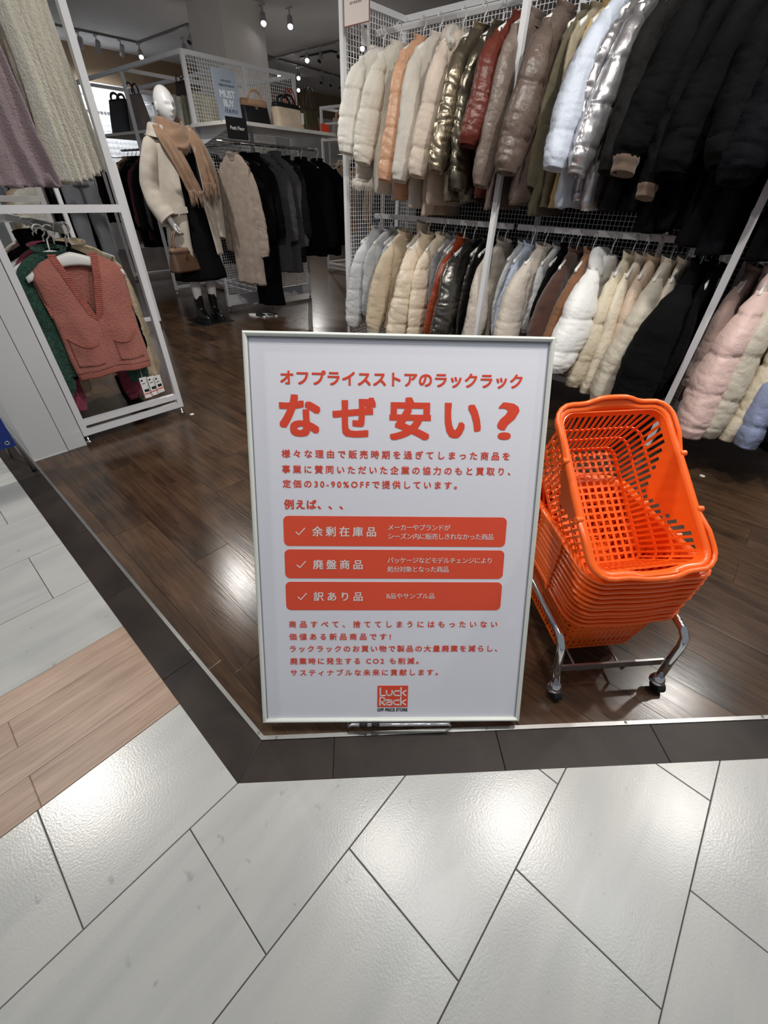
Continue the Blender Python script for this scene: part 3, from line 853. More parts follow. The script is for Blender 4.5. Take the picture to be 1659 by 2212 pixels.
# trolley
tr = thing('basket_trolley', 'chrome tube trolley on casters carrying the orange baskets', 'trolley')
qL = Vector((-.034, .826, 0)); qR = Vector((.184, 1.060, 0))
Fc = (qR - qL).normalized(); Fd = Vector((-Fc.y, Fc.x, 0)); LC = .40
for q, sg in ((qL, -1), (qR, 1)):
    ins = Fc * (.018 * sg)
    b0_, b1_ = q, q + Fd * LC
    zt = .232
    pts = [b0_ + Vector((0, 0, .05)), b0_ + ins * .6 + Fd * .012 + Vector((0, 0, .12)), b0_ + ins + Fd * .018 + Vector((0, 0, .185)), b0_ + ins * 1.1 + Fd * .026 + Vector((0, 0, .213)), b0_ + ins * 1.1 + Fd * .045 + Vector((0, 0, zt - .004)), b0_ + ins * 1.1 + Fd * .075 + Vector((0, 0, zt))]
    pts += [b1_ + ins * 1.1 - Fd * .075 + Vector((0, 0, zt)), b1_ + ins * 1.1 - Fd * .045 + Vector((0, 0, zt - .004)), b1_ + ins * 1.1 - Fd * .026 + Vector((0, 0, .213)), b1_ + ins - Fd * .018 + Vector((0, 0, .185)), b1_ + Vector((0, 0, .05))]
    MB().tube(pts, .0115, 14).obj('side_tube', CHROME, tr, True)
    for bq in (b0_, b1_):
        cs = MB().lathe((bq.x, bq.y, 0), [(.012, .062), (.015, .058), (.019, .05), (.019, .044), (.021, .042), (.021, .036), (.012, .032)], 18)
        co = cs.obj('caster', CHROME, tr, True)
        wh = MB(); cc = bq + Fc * .006 - Fd * .008
        wh.tube([(cc - Fc * .012) + Vector((0, 0, .019)), (cc + Fc * .012) + Vector((0, 0, .019))], .019, 20)
        wh.obj('wheel', BLACK_PLASTIC, co, False)
for d_, nm in ((.030, 'crossbar'), (LC - .030, 'crossbar')):
    a_, b_ = qL + Fd * d_, qR + Fd * d_
    MB().beam(a_ - Fc * .012 + Vector((0, 0, .090)), b_ + Fc * .012 + Vector((0, 0, .090)), .006, .026).obj(nm, STEEL, tr)
for sx in (.09, .23):
    a_ = qL + Fc * sx + Fd * .034; b_ = qL + Fc * sx + Fd * (LC - .034)
    up_ = Vector((0, 0, .082)); dn_ = Vector((0, 0, .0425))
    MB().tube([a_ + up_, a_ + dn_ + Fd * .008, a_ + dn_ + Fd * .02, b_ + dn_ - Fd * .02, b_ + dn_ - Fd * .008, b_ + up_], .004, 8).obj('carrier_bar', STEEL, tr, True)
# ------------------------------------------------------------------ display racks
RH = 2.08; PT = 0.03
def wire_panel(p0, ux, W_, z0, z1, cell=0.0255, r=0.0016):
    """welded wire grid: fine square wires, one joined part"""
    mb = MB(); ux = Vector(ux).normalized(); nn = Vector((-ux.y, ux.x, 0)); p0 = Vector(p0)
    def wire(a, b):
        d = (b - a).normalized(); s1 = nn * r; s2 = d.cross(nn).normalized() * r
        vs = [p + i * s1 + j * s2 for p in (a, b) for (i, j) in ((-1, -1), (1, -1), (1, 1), (-1, 1))]
        mb.add(vs, [(0, 1, 5, 4), (1, 2, 6, 5), (2, 3, 7, 6), (3, 0, 4, 7)])
    n = max(1, round(W_ / cell))
    for i in range(n + 1):
        q = p0 + ux * (W_ * i / n); wire(q + Vector((0, 0, z0)), q + Vector((0, 0, z1)))
    m = max(1, round((z1 - z0) / cell))
    for j in range(m + 1):
        z = lerp(z0, z1, j / m); wire(p0 + Vector((0, 0, z)) + nn * r * 1.6, p0 + ux * W_ + Vector((0, 0, z)) + nn * r * 1.6)
    return mb
def post(t, x, y, z1=RH, z0=0.045):
    MB().box(x - PT / 2, x + PT / 2, y - PT / 2, y + PT / 2, z0, z1).obj('post', WHITE_METAL, t)
    f = MB().lathe((x, y, 0), [(.016, 0), (.016, .006), (.006, .012), (.006, .05)], 12).obj('levelling_foot', CHROME, t, True)
def bar(t, a, b, wz=PT, wx=PT, name='crossbar', m=None):
    return MB().beam(a, b, wx, wz).obj(name, m or WHITE_METAL, t)
# --- long rack with the down jackets
RY0, RY1 = 2.62, 3.20
RXS = [-2.73, -1.50, -0.27, 0.96]
rackR = thing('clothes_rack', 'long white metal clothes rack with wire back holding two tiers of padded jackets', 'clothes rack')
for x in RXS:
    for y in (RY0, RY1): post(rackR, x, y)
    for z in (.075, RH - PT / 2): bar(rackR, (x, RY0 + PT / 2, z), (x, RY1 - PT / 2, z))
for a, b in zip(RXS, RXS[1:]):
    for z in (.075, RH - PT / 2): bar(rackR, (a + PT / 2, RY1, z), (b - PT / 2, RY1, z))
    bar(rackR, (a + PT / 2, RY0, RH - PT / 2), (b - PT / 2, RY0, RH - PT / 2))
    wire_panel((a + PT / 2, RY1 - .006, 0), (1, 0, 0), b - a - PT, .09, RH - PT).obj('wire_back', WHITE_METAL, rackR, kind='stuff')
    for z in (1.955, 1.005):
        bar(rackR, (a + PT / 2, 2.91, z), (b - PT / 2, 2.91, z), .03, .015, 'hanging_rail')
wire_panel((RXS[0], RY0 + PT / 2, 0), (0, 1, 0), RY1 - RY0 - PT, .09, RH - PT).obj('wire_side', WHITE_METAL, rackR, kind='stuff')
# --- rack at the left with the knitwear
rackL = thing('clothes_rack', 'white metal clothes rack with the salmon vest on its lower rail', 'clothes rack')
LX = [-2.625, -3.87, -5.1]; LY = (0.45, 1.0)
for x in LX:
    for y in LY: post(rackL, x, y)
    for z in (.06, .115, 1.068, RH - PT / 2): bar(rackL, (x, LY[0] + PT / 2, z), (x, LY[1] - PT / 2, z))
for a, b in zip(LX, LX[1:]):
    for y in LY: bar(rackL, (a - PT / 2, y, RH - PT / 2), (b + PT / 2, y, RH - PT / 2))
    bar(rackL, (a - PT / 2, LY[0], .075), (b + PT / 2, LY[0], .075))
bar(rackL, (-2.64, .725, 1.955), (-5.0, .725, 1.955), .03, .015, 'hanging_rail')
bar(rackL, (-2.63, .725, .99), (-5.0, .725, .99), .034, .015, 'hanging_rail', mat('rail_grey', srgb(168, 166, 160), 0.5, 0, 0.03))
for x in LX[1:]:
    bar(rackL, (x, LY[0], 1.97 - .03), (x, LY[1], 1.97 - .03), .02, .02, 'rail_support'); bar(rackL, (x, LY[0], .96), (x, LY[1], .96), .02, .02, 'rail_support')
# --- double rack with the shelf of bags
rack2 = thing('clothes_rack', 'white double clothes rack with wire end panel and a shelf of handbags', 'clothes rack')
R2X = [-4.85, -6.12, -7.40]; R2Y = [2.72, 3.32, 3.93]
for x in R2X:
    for y in R2Y: post(rack2, x, y)
    for a, b in zip(R2Y, R2Y[1:]):
        for z in (.075, RH - PT / 2): bar(rack2, (x, a + PT / 2, z), (x, b - PT / 2, z))
for a, b in zip(R2X, R2X[1:]):
    for y in R2Y:
        bar(rack2, (a - PT / 2, y, RH - PT / 2), (b + PT / 2, y, RH - PT / 2))
    for z in (.06, .115): bar(rack2, (a - PT / 2, R2Y[1], z), (b + PT / 2, R2Y[1], z))
    wire_panel((b + PT / 2, R2Y[1], 0), (1, 0, 0), a - b - PT, .13, 1.62).obj('wire_back', WHITE_METAL, rack2, kind='stuff')
MB().box(-4.86, -4.84, R2Y[0] + .015, R2Y[2] - .015, .05, .16).obj('kick_plate', WHITE_METAL, rack2)
for a, b in zip(R2Y, R2Y[1:]):
    wire_panel((-4.835, a + PT / 2, 0), (0, 1, 0), b - a - PT, .16, RH - PT, r=.0019).obj('wire_side', WHITE_METAL, rack2, kind='stuff')
MB().bbox(-4.83, -4.17, 2.67, 3.87, 1.575, 1.6, .002).obj('shelf', mat('shelf_white', srgb(222, 220, 214), 0.35, 0, 0.02), rack2)
for y in (2.74, 3.80):
    MB().add([(-4.83, y, 1.575), (-4.25, y, 1.575), (-4.83, y, 1.45), (-4.83, y + .006, 1.575), (-4.25, y + .006, 1.575), (-4.83, y + .006, 1.45)],
             [(0, 1, 2), (5, 4, 3), (0, 3, 4, 1), (1, 4, 5, 2), (2, 5, 3, 0)]).obj('shelf_bracket', WHITE_METAL, rack2)
MB().tube([(-4.5, 2.70, 1.475), (-4.5, 3.85, 1.475)], .012, 12).obj('hanging_rail', CHROME, rack2, True)
for y in (2.76, 3.79): MB().tube([(-4.83, y, 1.50), (-4.5, y, 1.475)], .008, 8).obj('rail_arm', CHROME, rack2, True)
for a, b in zip(R2X, R2X[1:]):
    MB().tube([(a - .02, 3.02, 1.475), (b + .02, 3.02, 1.475)], .012, 12).obj('hanging_rail', CHROME, rack2, True)
    for x in (a - .03, b + .03):
        MB().tube([(x, 3.02, 1.475), (x, 3.31, 1.50)], .008, 8).obj('rail_arm', CHROME, rack2, True)
    MB().bbox(b + .03, a - .03, 2.78, 3.30, 1.585, 1.61, .002).obj('shelf', MATS['shelf_white'], rack2)

# ------------------------------------------------------------------ hangers
def make_hanger(name, hook_m, bar_m, w=.19, label=''):
    t = thing(name, label, 'hanger')
    hp = [(0, 0, -.005)]
    for k in range(13):
        a = math.radians(-70 + 250 * k / 12)
        hp.append((.024 * math.cos(a), 0, .078 + .024 * math.sin(a)))
    hp.insert(1, (.004, 0, .03))
    MB().tube(hp, .0034, 8).obj('hook', hook_m, t, True)
    rings = []
    for i in range(15):
        u = -1 + 2 * i / 14
        cz = -.012 - .055 * abs(u) ** 1.4
        hgt = lerp(.026, .012, abs(u)); th = .007
        rings.append([(u * w, th * math.cos(2 * PI * k / 8), cz + hgt * math.sin(2 * PI * k / 8)) for k in range(8)])
    MB().loft(rings).obj('shoulder_bar', bar_m, t, True)
    return t
HANG = make_hanger('clothes_hanger', WHITE_PLASTIC, WHITE_PLASTIC, label='white plastic hanger')
HANG_B = make_hanger('clothes_hanger', CHROME, BLACK_PLASTIC, label='black hanger')
USED = {}
def hanger(loc, rz, label, proto=None, group=None):
    p = proto or HANG
    if p.name not in USED: o = p; USED[p.name] = 1
    else: o = copy_tree(p)
    o.location = loc; o.rotation_euler = (0, 0, rz)
    o['label'] = label
    if group: o['group'] = group
    return o

# ------------------------------------------------------------------ garments
def spikes(mb, pts, n, ln, r=.0016, rg=None):
    """short fur strands on points with normals"""
    rg = rg or rnd
    for _ in range(n):
        p, nrm = rg.choice(pts); p = Vector(p); nrm = Vector(nrm)
        d = (nrm + Vector((rg.uniform(-.7, .7), rg.uniform(-.7, .7), rg.uniform(-.9, .3)))).normalized() * ln * rg.uniform(.6, 1.2)
        s = d.cross(Vector((rg.uniform(-1, 1), rg.uniform(-1, 1), rg.uniform(-1, 1)))).normalized() * r
        mb.add([p + s, p - s, p + d], [(0, 1, 2)])
def garment(label, X, Y, Z, rz, m, kind='jacket', W=.20, L=.66, T=.045, LS=.55, sr=(.08, .055), st=(.042, .034), q=.13, quilt=0.0, fold=.25, hood=0, collar=.032, out=.05, fwd=.0,
            cuff=None, cuffm=None, fur=None, seed=None, sides=(-1, 1), name=None, cat=None, group=None, flare=1.0, wr=1.0, hang=True, hproto=None, open_front=0.0, zipm=None, tilt=0.0, dia=0.0, scale=1.0, nseg=34, ffreq=1):
    """a garment on a hanger: body, sleeves, collar or hood. local x = shoulder line, -y = front, origin at the neck"""
    sd = seed if seed is not None else rnd.uniform(0, 500)
    rg = random.Random(int(sd * 1000))
    t = thing(name or ('padded_jacket' if quilt else ('long_coat' if kind == 'coat' else 'jacket')), label, cat or ('coat' if kind == 'coat' else 'jacket'), (X, Y, Z), (0, tilt, rz), group)
    SH = .105
    ph = rg.uniform(0, 6)
    def bul(z):
        if not quilt: return 0.0
        u = (z / q) % 1.0; dd = min(u, 1 - u) * q
        return (1 - math.exp(-(dd / .010) ** 1.4)) * (.82 + .18 * math.sin(PI * u))
    nzr = 50
    rings = []
    for i in range(nzr + 1):
        f = i / nzr
        z = -L * f
        if f < .16: g = f / .16; z = -SH * 1.25 * g ** .9
        else: z = lerp(-SH * 1.25, -L, (f - .16) / .84)
        d = -z
        if d < SH: hw = lerp(.075, W, (d / SH) ** .7); th = lerp(.026, T * .8, (d / SH) ** .7)
        else:
            u = (d - SH) / (L - SH); hw = W * lerp(1.0, flare, u); th = T * lerp(.8, 1.12 if quilt else 1.0, sm(u * 2))
        b = bul(d + ph * .01)
        if quilt and d > SH * .7: th += quilt * .03 * (b - .8); hw *= 1 + quilt * .10 * (b - .6)
        if i >= nzr - 1 and quilt: th *= .8; hw *= .97
        ring = []
        for k in range(nseg):
            a = 2 * PI * k / nseg
            ca, sa = math.cos(a), math.sin(a)
            ex = abs(ca) ** .72 * (1 if ca > 0 else -1); ey = abs(sa) ** .9 * (1 if sa > 0 else -1)
            x = ex * hw; y = ey * th
            n1 = nz(x * 9 + sd, y * 9 + z * 3, z * 7 + sd)
            n2 = nz(x * 22 + sd, y * 22, z * 20 - sd)
            u = min(1.0, d / L)
            if fold:
                pl_ = math.sin(x * 48 * ffreq + ph + 3 * nz(sd, x * 3, z * 2)); pl_ = (2.2 * math.exp(-(pl_ / .62) ** 2) - 1) if ffreq != 1 else pl_
                y += fold * T * (u if ffreq == 1 else .25 + .75 * u) * pl_ * (1 if sa > 0 else .9)
            amp = (.007 * n1 + .004 * n2) * wr
            amp -= .005 * wr * max(0, 1 - 6 * abs(nz(x * 10 + sd, y * 8, z * 14 - sd)))
            if quilt: amp = amp * .8 + (1 - b) * .004 * math.sin(x * 95 + 9 * nz(x * 4, z * 9, sd))
            y += amp * (1 if sa > 0 else -1) * min(1, d / .05); x += amp * .6 * ca
            zz = z + .012 * n1 * u
            if dia and quilt: pass
            ring.append((x, y, zz))
        rings.append(ring)
    last = rings[-1]
    rings.append([(v[0] * .93, v[1] * .72, v[2] + .004) for v in last])
    rings.append([(v[0] * .88, v[1] * .5, v[2] + .05) for v in last])
    body = MB().loft(rings, True, True).obj('body', m, t, True)
    # sleeves
    ns = 26; nr = 84
    for sg in sides:
        rs_ = []
        sl = LS * rg.uniform(.97, 1.03)
        fw = fwd + rg.uniform(-.02, .02)
        swing = rg.uniform(-.4, .4)
        for i in range(nr + 1):
            s = i / nr
            px = sg * (W - .035 + sr[0] * .45 * sm(s * 4) + out * s ** 1.3 - .01 * math.sin(s * PI))
            py = -fw * s ** 1.4 + .012 * math.sin(s * 5 + ph)
            pz = -SH * .55 - sl * s
            rx = 1.14 * lerp(sr[0], sr[1], s ** 1.1); ry = lerp(st[0], st[1], s)
            e = min(1.0, s / .11)
            pf_ = pw(((0, .30), (.14, .62), (.36, .88), (.62, 1.04), (.86, 1.0), (1, .86)), s)
            rx *= pf_ * (.4 + .6 * e); ry *= pf_
            b = bul(sl * (1 - s) + ph * .02)
            if quilt: rx += quilt * .024 * (b - .8); ry += quilt * .046 * (b - .8)
            if s > .93: k_ = (s - .93) / .07; rx *= lerp(1, .80, k_); ry *= lerp(1, .86, k_)
            ring = []
            for k in range(ns):
                a = 2 * PI * k / ns
                ca, sa = math.cos(a), math.sin(a)
                x = px + ca * abs(ca) ** .15 * rx; y = py + sa * abs(sa) ** .15 * ry; z = pz
                n1 = nz(x * 11 + sd, y * 11 - sd, z * 8); n2 = nz(x * 30, y * 30 + sd, z * 24 + sd)
                am = ((.0024 if quilt else .0045) * n1 + .0018 * n2) * wr * min(1, .3 + s)
                cre = max(0, 1 - 6 * abs(nz(x * 12 - sd, y * 12 + sd, z * 17 + 9 * x)))
                am -= .0055 * wr * cre * min(1, .25 + s)
                if quilt: am += (1 - b) * .004 * math.sin(a * 9 + 6 * nz(sd, z * 9, sg))
                else: am += .006 * wr * math.sin(z * 46 + a * 2 + ph) * sm((s - .25) * 3) * nz(z * 6, sd, sg)
                ring.append((x + ca * am, y + sa * am, z + .010 * ca * sg * s))
            rs_.append(ring)
        lastr = rs_[-1]
        cxp = sum(v[0] for v in lastr) / ns; cyp = sum(v[1] for v in lastr) / ns
        rs_.append([(cxp + (v[0] - cxp) * .78, cyp + (v[1] - cyp) * .7, v[2] + .003) for v in lastr])
        rs_.append([(cxp + (v[0] - cxp) * .6, cyp + (v[1] - cyp) * .5, v[2] + .05) for v in lastr])
        so = MB().loft(rs_, True, True).obj('sleeve', m, t, True)
        if cuff:
            cr = []
            zc = lastr[0][2]
            for i in range(9):
                s = i / 8
                k_ = lerp(1.0, .86, s) * (1 + .03 * math.sin(s * 9))
                cr.append([(cxp + (v[0] - cxp) * k_ * (1 + .05 * (j % 2)), cyp + (v[1] - cyp) * k_ * (1 + .05 * (j % 2)), v[2] + .006 - cuff * s) for j, v in enumerate(lastr)])
            cr.append([(cxp + (v[0] - cxp) * .6, cyp + (v[1] - cyp) * .5, v[2] - cuff + .03) for v in lastr])
            MB().loft(cr, False, True).obj('cuff', cuffm or m, so, True)
    # collar / hood
    if hood:
        def hf(d): return 1 + .30 * nz(d.x * 2.2 + sd, d.y * 2.2, d.z * 2.2) + .14 * (.4 - abs(nz(d.x * 5, d.y * 5 + sd, d.z * 5)))
        hb_ = MB().ell((0, .040, -.115), .125 * hood, .040 * hood, .105 * hood, 30, 18, hf)
        ap = []; ar = []
        for k in range(25):
            a = math.radians(-25 + 230 * k / 24); e_ = math.sin(PI * k / 24)
            ap.append((.115 * hood * math.cos(a), .005 + .045 * math.sin(a), -.058 + .040 * hood * math.sin(a) + .012 * nz(k * .35, sd, 1)))
            ar.append((.026 + .022 * e_ ** .6) * hood * (1 + .22 * nz(k * .45, sd, 7)))
        hb_.tube(ap, ar, 16, flat=.8)
        ho = hb_.obj('hood', m, t, True)
        if fur:
            fm = MB(); pts = []
            for k in range(60):
                a = PI * (k / 59) * 1.25 - PI * .125
                c_ = Vector((.125 * hood * math.cos(a), -.01 + .04 * math.sin(a), -.050 + .050 * hood * math.sin(a)))
                for j in range(5):
                    dn = Vector((math.cos(a) * rg.uniform(.2, 1), rg.uniform(-1, 1), math.sin(a) * rg.uniform(.2, 1)))
                    pts.append((c_ + dn * .024, dn))
            arcpts = [(.125 * hood * math.cos(b_), -.01 + .04 * math.sin(b_), -.050 + .050 * hood * math.sin(b_)) for b_ in [PI * (k / 20) * 1.25 - PI * .125 for k in range(21)]]
            fm.tube(arcpts, .030, 10)
            spikes(fm, pts, 1500, .024, .0011, rg)
            fm.obj('fur_trim', fur, t, True, kind='stuff')
    elif collar:
        cr = []
        for i in range(8):
            s = i / 7
            cr.append([((.062 + .012 * s) * math.cos(2 * PI * k / 24) * (1 + .05 * nz(k * .7, s * 3, sd)), (.036 + .010 * s) * math.sin(2 * PI * k / 24), -.012 + collar * s + .012 * math.sin(2 * PI * k / 24) * s) for k in range(24)])
        cr += [[(v[0] * .86, v[1] * .8, v[2] - .002) for v in cr[-1]], [(v[0] * .8, v[1] * .7, v[2] - .05) for v in cr[-1]]]
        MB().loft(cr, False, False).obj('collar', m, t, True)
    if zipm:
        zp = MB()
        for i in range(30):
            s0, s1 = i / 30, (i + 1) / 30
            zp.beam((.0 + .006 * math.sin(s0 * 9), -T * 1.18 - .004, -.05 - (L - .06) * s0), (.0 + .006 * math.sin(s1 * 9), -T * 1.18 - .004, -.05 - (L - .06) * s1), .006, .004, (0, 1, 0))
        zp.obj('zipper', zipm, t)
    if hang:
        hanger((X, Y, Z - .002), rz, (('white' if (hproto or HANG) is HANG else 'black') + ' hanger of the ' + ' '.join(label.split()[:12])), hproto, (group + ', hangers') if group else None)
    if scale != 1.0: t.scale = (scale,) * 3
    return t
R90 = PI / 2
# fabrics
F_ = {}
for nm, rgb, kd in (
    ('white', (228, 224, 215), 'puffer'), ('offwhite', (222, 217, 204), 'puffer'), ('cream', (222, 212, 192), 'puffer'), ('creamsatin', (226, 211, 188), 'satin'), ('peach', (214, 168, 136), 'satin'),
    ('lightgrey', (206, 200, 190), 'cotton'), ('greybeige', (210, 198, 182), 'cotton'), ('pinkbeige', (212, 195, 180), 'puffer'), ('bronze', (150, 138, 118), 'metal'), ('gold', (122, 116, 102), 'metal'),
    ('gunmetal', (104, 102, 98), 'metal'), ('redbrown', (100, 46, 36), 'leather'), ('rust', (140, 58, 32), 'leather'), ('taupe', (96, 82, 74), 'leather'), ('taupe2', (118, 104, 96), 'leather'),
    ('olive', (92, 84, 64), 'cotton'), ('khaki', (150, 140, 118), 'cotton'), ('mustard', (182, 156, 104), 'cotton'), ('paleblue', (192, 200, 214), 'puffer'), ('silver', (196, 194, 196), 'metal'),
    ('charcoal', (28, 27, 27), 'dark'), ('black', (11, 11, 12), 'dark'), ('blackpuff', (10, 10, 11), 'dark'), ('navy', (12, 13, 18), 'dark'),
    ('palegrey', (204, 206, 208), 'puffer'), ('stone', (204, 194, 182), 'puffer'), ('greige', (196, 188, 172), 'puffer'), ('beige', (208, 191, 165), 'cotton'), ('sand', (204, 183, 162), 'puffer'),
    ('dbrown', (74, 46, 35), 'wool'), ('brown', (128, 86, 56), 'wool'), ('bwhite', (244, 244, 242), 'puffer'), ('cream2', (218, 207, 184), 'puffer'), ('pink', (222, 192, 184), 'puffer'),
    ('dustytaupe', (142, 120, 112), 'cotton'), ('bluegrey', (140, 152, 184), 'puffer'), ('greyblue', (168, 178, 196), 'cotton'), ('midgrey', (132, 132, 134), 'wool'), ('coolgrey', (178, 180, 182), 'cotton'),
    ('dgrey', (74, 74, 76), 'wool'), ('taupewool', (160, 144, 132), 'wool'), ('camel', (178, 132, 88), 'wool'), ('oat', (206, 194, 178), 'wool'), ('tan', (190, 160, 128), 'wool'), ('wine', (96, 40, 48), 'wool'),
    ('mauve', (170, 153, 158), 'knit'), ('knitcream', (220, 216, 202), 'knit'), ('salmon', (182, 114, 101), 'knit'), ('green', (44, 78, 66), 'mottled'), ('rose', (150, 62, 84), 'knit'), ('ecru', (200, 182, 152), 'knit'),
    ('denimgrey', (96, 98, 104), 'cotton'), ('furwhite', (240, 234, 224), 'wool'), ('furgrey', (196, 190, 182), 'wool'), ('furtan', (104, 84, 70), 'wool')):
    F_[nm] = fabric('cloth_' + nm, rgb, kd)
ZU, ZL = 1.865, .915
RY = 2.875
def hangit(label, X, tier, m, base, wide, strip, k):
    d = dict(base)
    d.update(L=.72 if tier == 'U' else .63, LS=.58 if tier == 'U' else .56)
    if wide: d.update(sr=(wide, wide * .86), st=(wide * .80, wide * .70), out=.10, dy=-.03)
    if strip: d.update(sr=(.065, .052), st=(.032, .028), out=.02, dy=.05)
    d.update(k)
    if tier == 'U' and d['LS'] > .5: d['LS'] *= .89; d['W'] += .015; d['L'] += .03
    return garment(label, X, RY + d.pop('dy', 0), ZU if tier == 'U' else ZL, R90 + d.pop('yaw', rnd.uniform(-.06, .06)), F_[m], **d)
def puff(label, X, tier, m, wide=0, strip=False, **k):
    return hangit(label, X, tier, m, dict(kind='jacket', quilt=.34, q=.135, T=.045, W=.20, sr=(.10, .078), st=(.050, .044), fold=0, out=.075), wide, strip, k)
def coat(label, X, tier, m, wide=0, strip=False, **k):
    return hangit(label, X, tier, m, dict(kind='jacket', T=.036, W=.20, sr=(.09, .07), st=(.036, .032), out=.06), wide, strip, k)
# upper tier, from the wire side panel towards the right
hm = puff('white quilted down coat with fluffy fur hem beside the wire side panel', -2.60, 'U', 'white', wide=.085, L=.66, LS=.46, W=.235, quilt=.3, hood=.85, flare=1.06)
fm_ = MB(); pts_ = []
for k in range(90):
    a = 2 * PI * k / 90
    c_ = Vector((.252 * math.cos(a), .055 * math.sin(a), -.665 + .012 * math.sin(a * 3)))
    for j in range(4):
        dn = Vector((math.cos(a) * rnd.uniform(.2, 1), math.sin(a) * rnd.uniform(.2, 1), rnd.uniform(-1, .6))); pts_.append((c_ + dn * .018, dn))
fm_.tube([(.252 * math.cos(2 * PI * k / 40), .055 * math.sin(2 * PI * k / 40), -.665) for k in range(40)], .026, 8, closed=True)
spikes(fm_, pts_, 3000, .026, .0011)
fm_.obj('fur_hem', F_['furwhite'], hm, True, kind='stuff')
puff('off white cotton quilted jacket with a wide banded sleeve', -2.47, 'U', 'offwhite', wide=.088, LS=.50, q=.17, quilt=.22, W=.21)
coat('beige fur collared jacket between the off white and the peach jackets', -2.375, 'U', 'greybeige', strip=True, LS=.52, hood=.7)
puff('shiny peach satin puffer jacket', -2.285, 'U', 'peach', wide=.075, LS=.66, q=.15, quilt=.28)
coat('light grey beige smooth jacket with straight sleeve', -2.165, 'U', 'lightgrey', wide=.08, LS=.66, L=.76, wr=.7)
coat('sand beige coat tucked behind the light grey jacket', -2.09, 'U', 'sand', strip=True, LS=.62, L=.80)
puff('pink beige quilted coat with grey fur lined hood', -2.005, 'U', 'pinkbeige', wide=.085, LS=.66, L=.74, q=.19, quilt=.24, hood=1.05, fur=F_['furgrey'])
puff('glossy bronze metallic jacket', -1.875, 'U', 'bronze', wide=.085, LS=.62, q=.30, quilt=.12, wr=1.7)
puff('dark gold metallic jacket hung next to the bronze one', -1.775, 'U', 'gold', LS=.72, q=.3, quilt=.12, wr=1.7, out=.05, st=(.06, .055))
coat('charcoal jacket squeezed behind the red brown puffer', -1.71, 'U', 'charcoal', strip=True, L=.7)
puff('red brown leather look puffer jacket', -1.625, 'U', 'redbrown', wide=.09, dy=-.07, LS=.44, q=.22, quilt=.22, W=.21)
coat('taupe leather coat hanging against the white rack post', -1.55, 'U', 'taupe2', dy=-.08, LS=.68, L=.74, wr=.8, out=.06, st=(.06, .05))
puff('glossy dark taupe leather puffer right of the white rack post', -1.395, 'U', 'taupe', wide=.098, dy=-.07, LS=.63, q=.20, quilt=.2)
coat('olive grey parka with belt beside the dark taupe puffer', -1.325, 'U', 'olive', strip=True, LS=.70, L=.76)
coat('khaki grey coat between the taupe puffer and the mustard coat', -1.275, 'U', 'khaki', strip=True, LS=.52)
coat('mustard yellow coat beside the pale blue puffer', -1.225, 'U', 'mustard', strip=True, LS=.55, out=.05)
puff('pale blue puffer jacket with wide open cuff', -1.15, 'U', 'paleblue', wide=.095, LS=.61, q=.24, quilt=.2, out=.13)
puff('crinkled silver foil puffer with plain sleeve', -1.075, 'U', 'silver', LS=.44, q=.12, quilt=.22, wr=1.8, out=.06, st=(.06, .055))
puff('silver metallic puffer with four stitched sleeve bands and ribbed cuff', -.995, 'U', 'silver', wide=.085, LS=.60, q=.145, quilt=.26, out=.12, cuff=.03)
for i, (x, mm, lab, kk) in enumerate(((-.90, 'charcoal', 'charcoal padded coat next to the banded silver puffer', dict(LS=.62, wide=.085)),
        (-.80, 'black', 'black coat with wide gathered sleeve and tan fur cuff', dict(LS=.58, wide=.11, cuff=.06, cuffm=F_['furtan'])),
        (-.69, 'black', 'long black coat with tan fur cuff over the lower rail gap', dict(LS=.68, L=.80, wide=.075, cuff=.05, cuffm=F_['furtan'])),
        (-.59, 'blackpuff', 'black padded jacket with deep folds above the cream jackets', dict(LS=.62, wide=.11, L=.78)),
        (-.48, 'black', 'black wool coat with drooping sleeve above the black long coat', dict(LS=.62, L=.84, wide=.11, dy=-.08)),
        (-.37, 'navy', 'dark navy coat beside the right white post', dict(LS=.66, L=.86, wide=.12, dy=-.12)),
        (-.18, 'black', 'black coat just past the right white post', dict(LS=.62, L=.86, wide=.12, dy=-.12)),
        (-.06, 'navy', 'navy black coat over the pink puffer', dict(LS=.6, L=.84)),
        (.07, 'black', 'black coat over the blue grey puffer', dict(LS=.6, L=.84)), (.20, 'blackpuff', 'black padded coat at the end of the upper rail', dict(LS=.6, L=.84)))):
    coat(lab, x, 'U', mm, T=.05, fold=.5, wr=1.4, **kk)
# lower tier
puff('pale grey puffer jacket at the wire side panel, lower rail', -2.615, 'L', 'palegrey', wide=.085, LS=.58, q=.18, quilt=.25)
coat('cool grey jacket behind the pale grey puffer', -2.52, 'L', 'coolgrey', LS=.50, st=(.045, .04))
coat('second cool grey jacket with thin sleeve next to the beige anorak', -2.45, 'L', 'coolgrey', LS=.46, strip=True)
coat('beige cotton anorak with elastic cuff', -2.35, 'L', 'beige', wide=.092, LS=.57, out=.12, cuff=.03, cuffm=F_['white'], wr=1.3)
coat('ecru jacket with a high collar deep in the lower row', -2.245, 'L', 'greybeige', LS=.42, collar=.09, strip=True)
puff('cream satin quilted puffer with gathered cuff', -2.14, 'L', 'creamsatin', wide=.105, LS=.58, q=.17, quilt=.26, out=.12, wr=1.3)
puff('cream satin puffer hung behind the first cream satin one', -2.03, 'L', 'creamsatin', LS=.58, q=.12, quilt=.26, out=.08, st=(.06, .05))
coat('grey fleece jacket deep in the lower row', -1.965, 'L', 'midgrey', LS=.36, strip=True)
coat('mid grey jacket beside the rust leather jacket', -1.915, 'L', 'midgrey', LS=.36, strip=True)
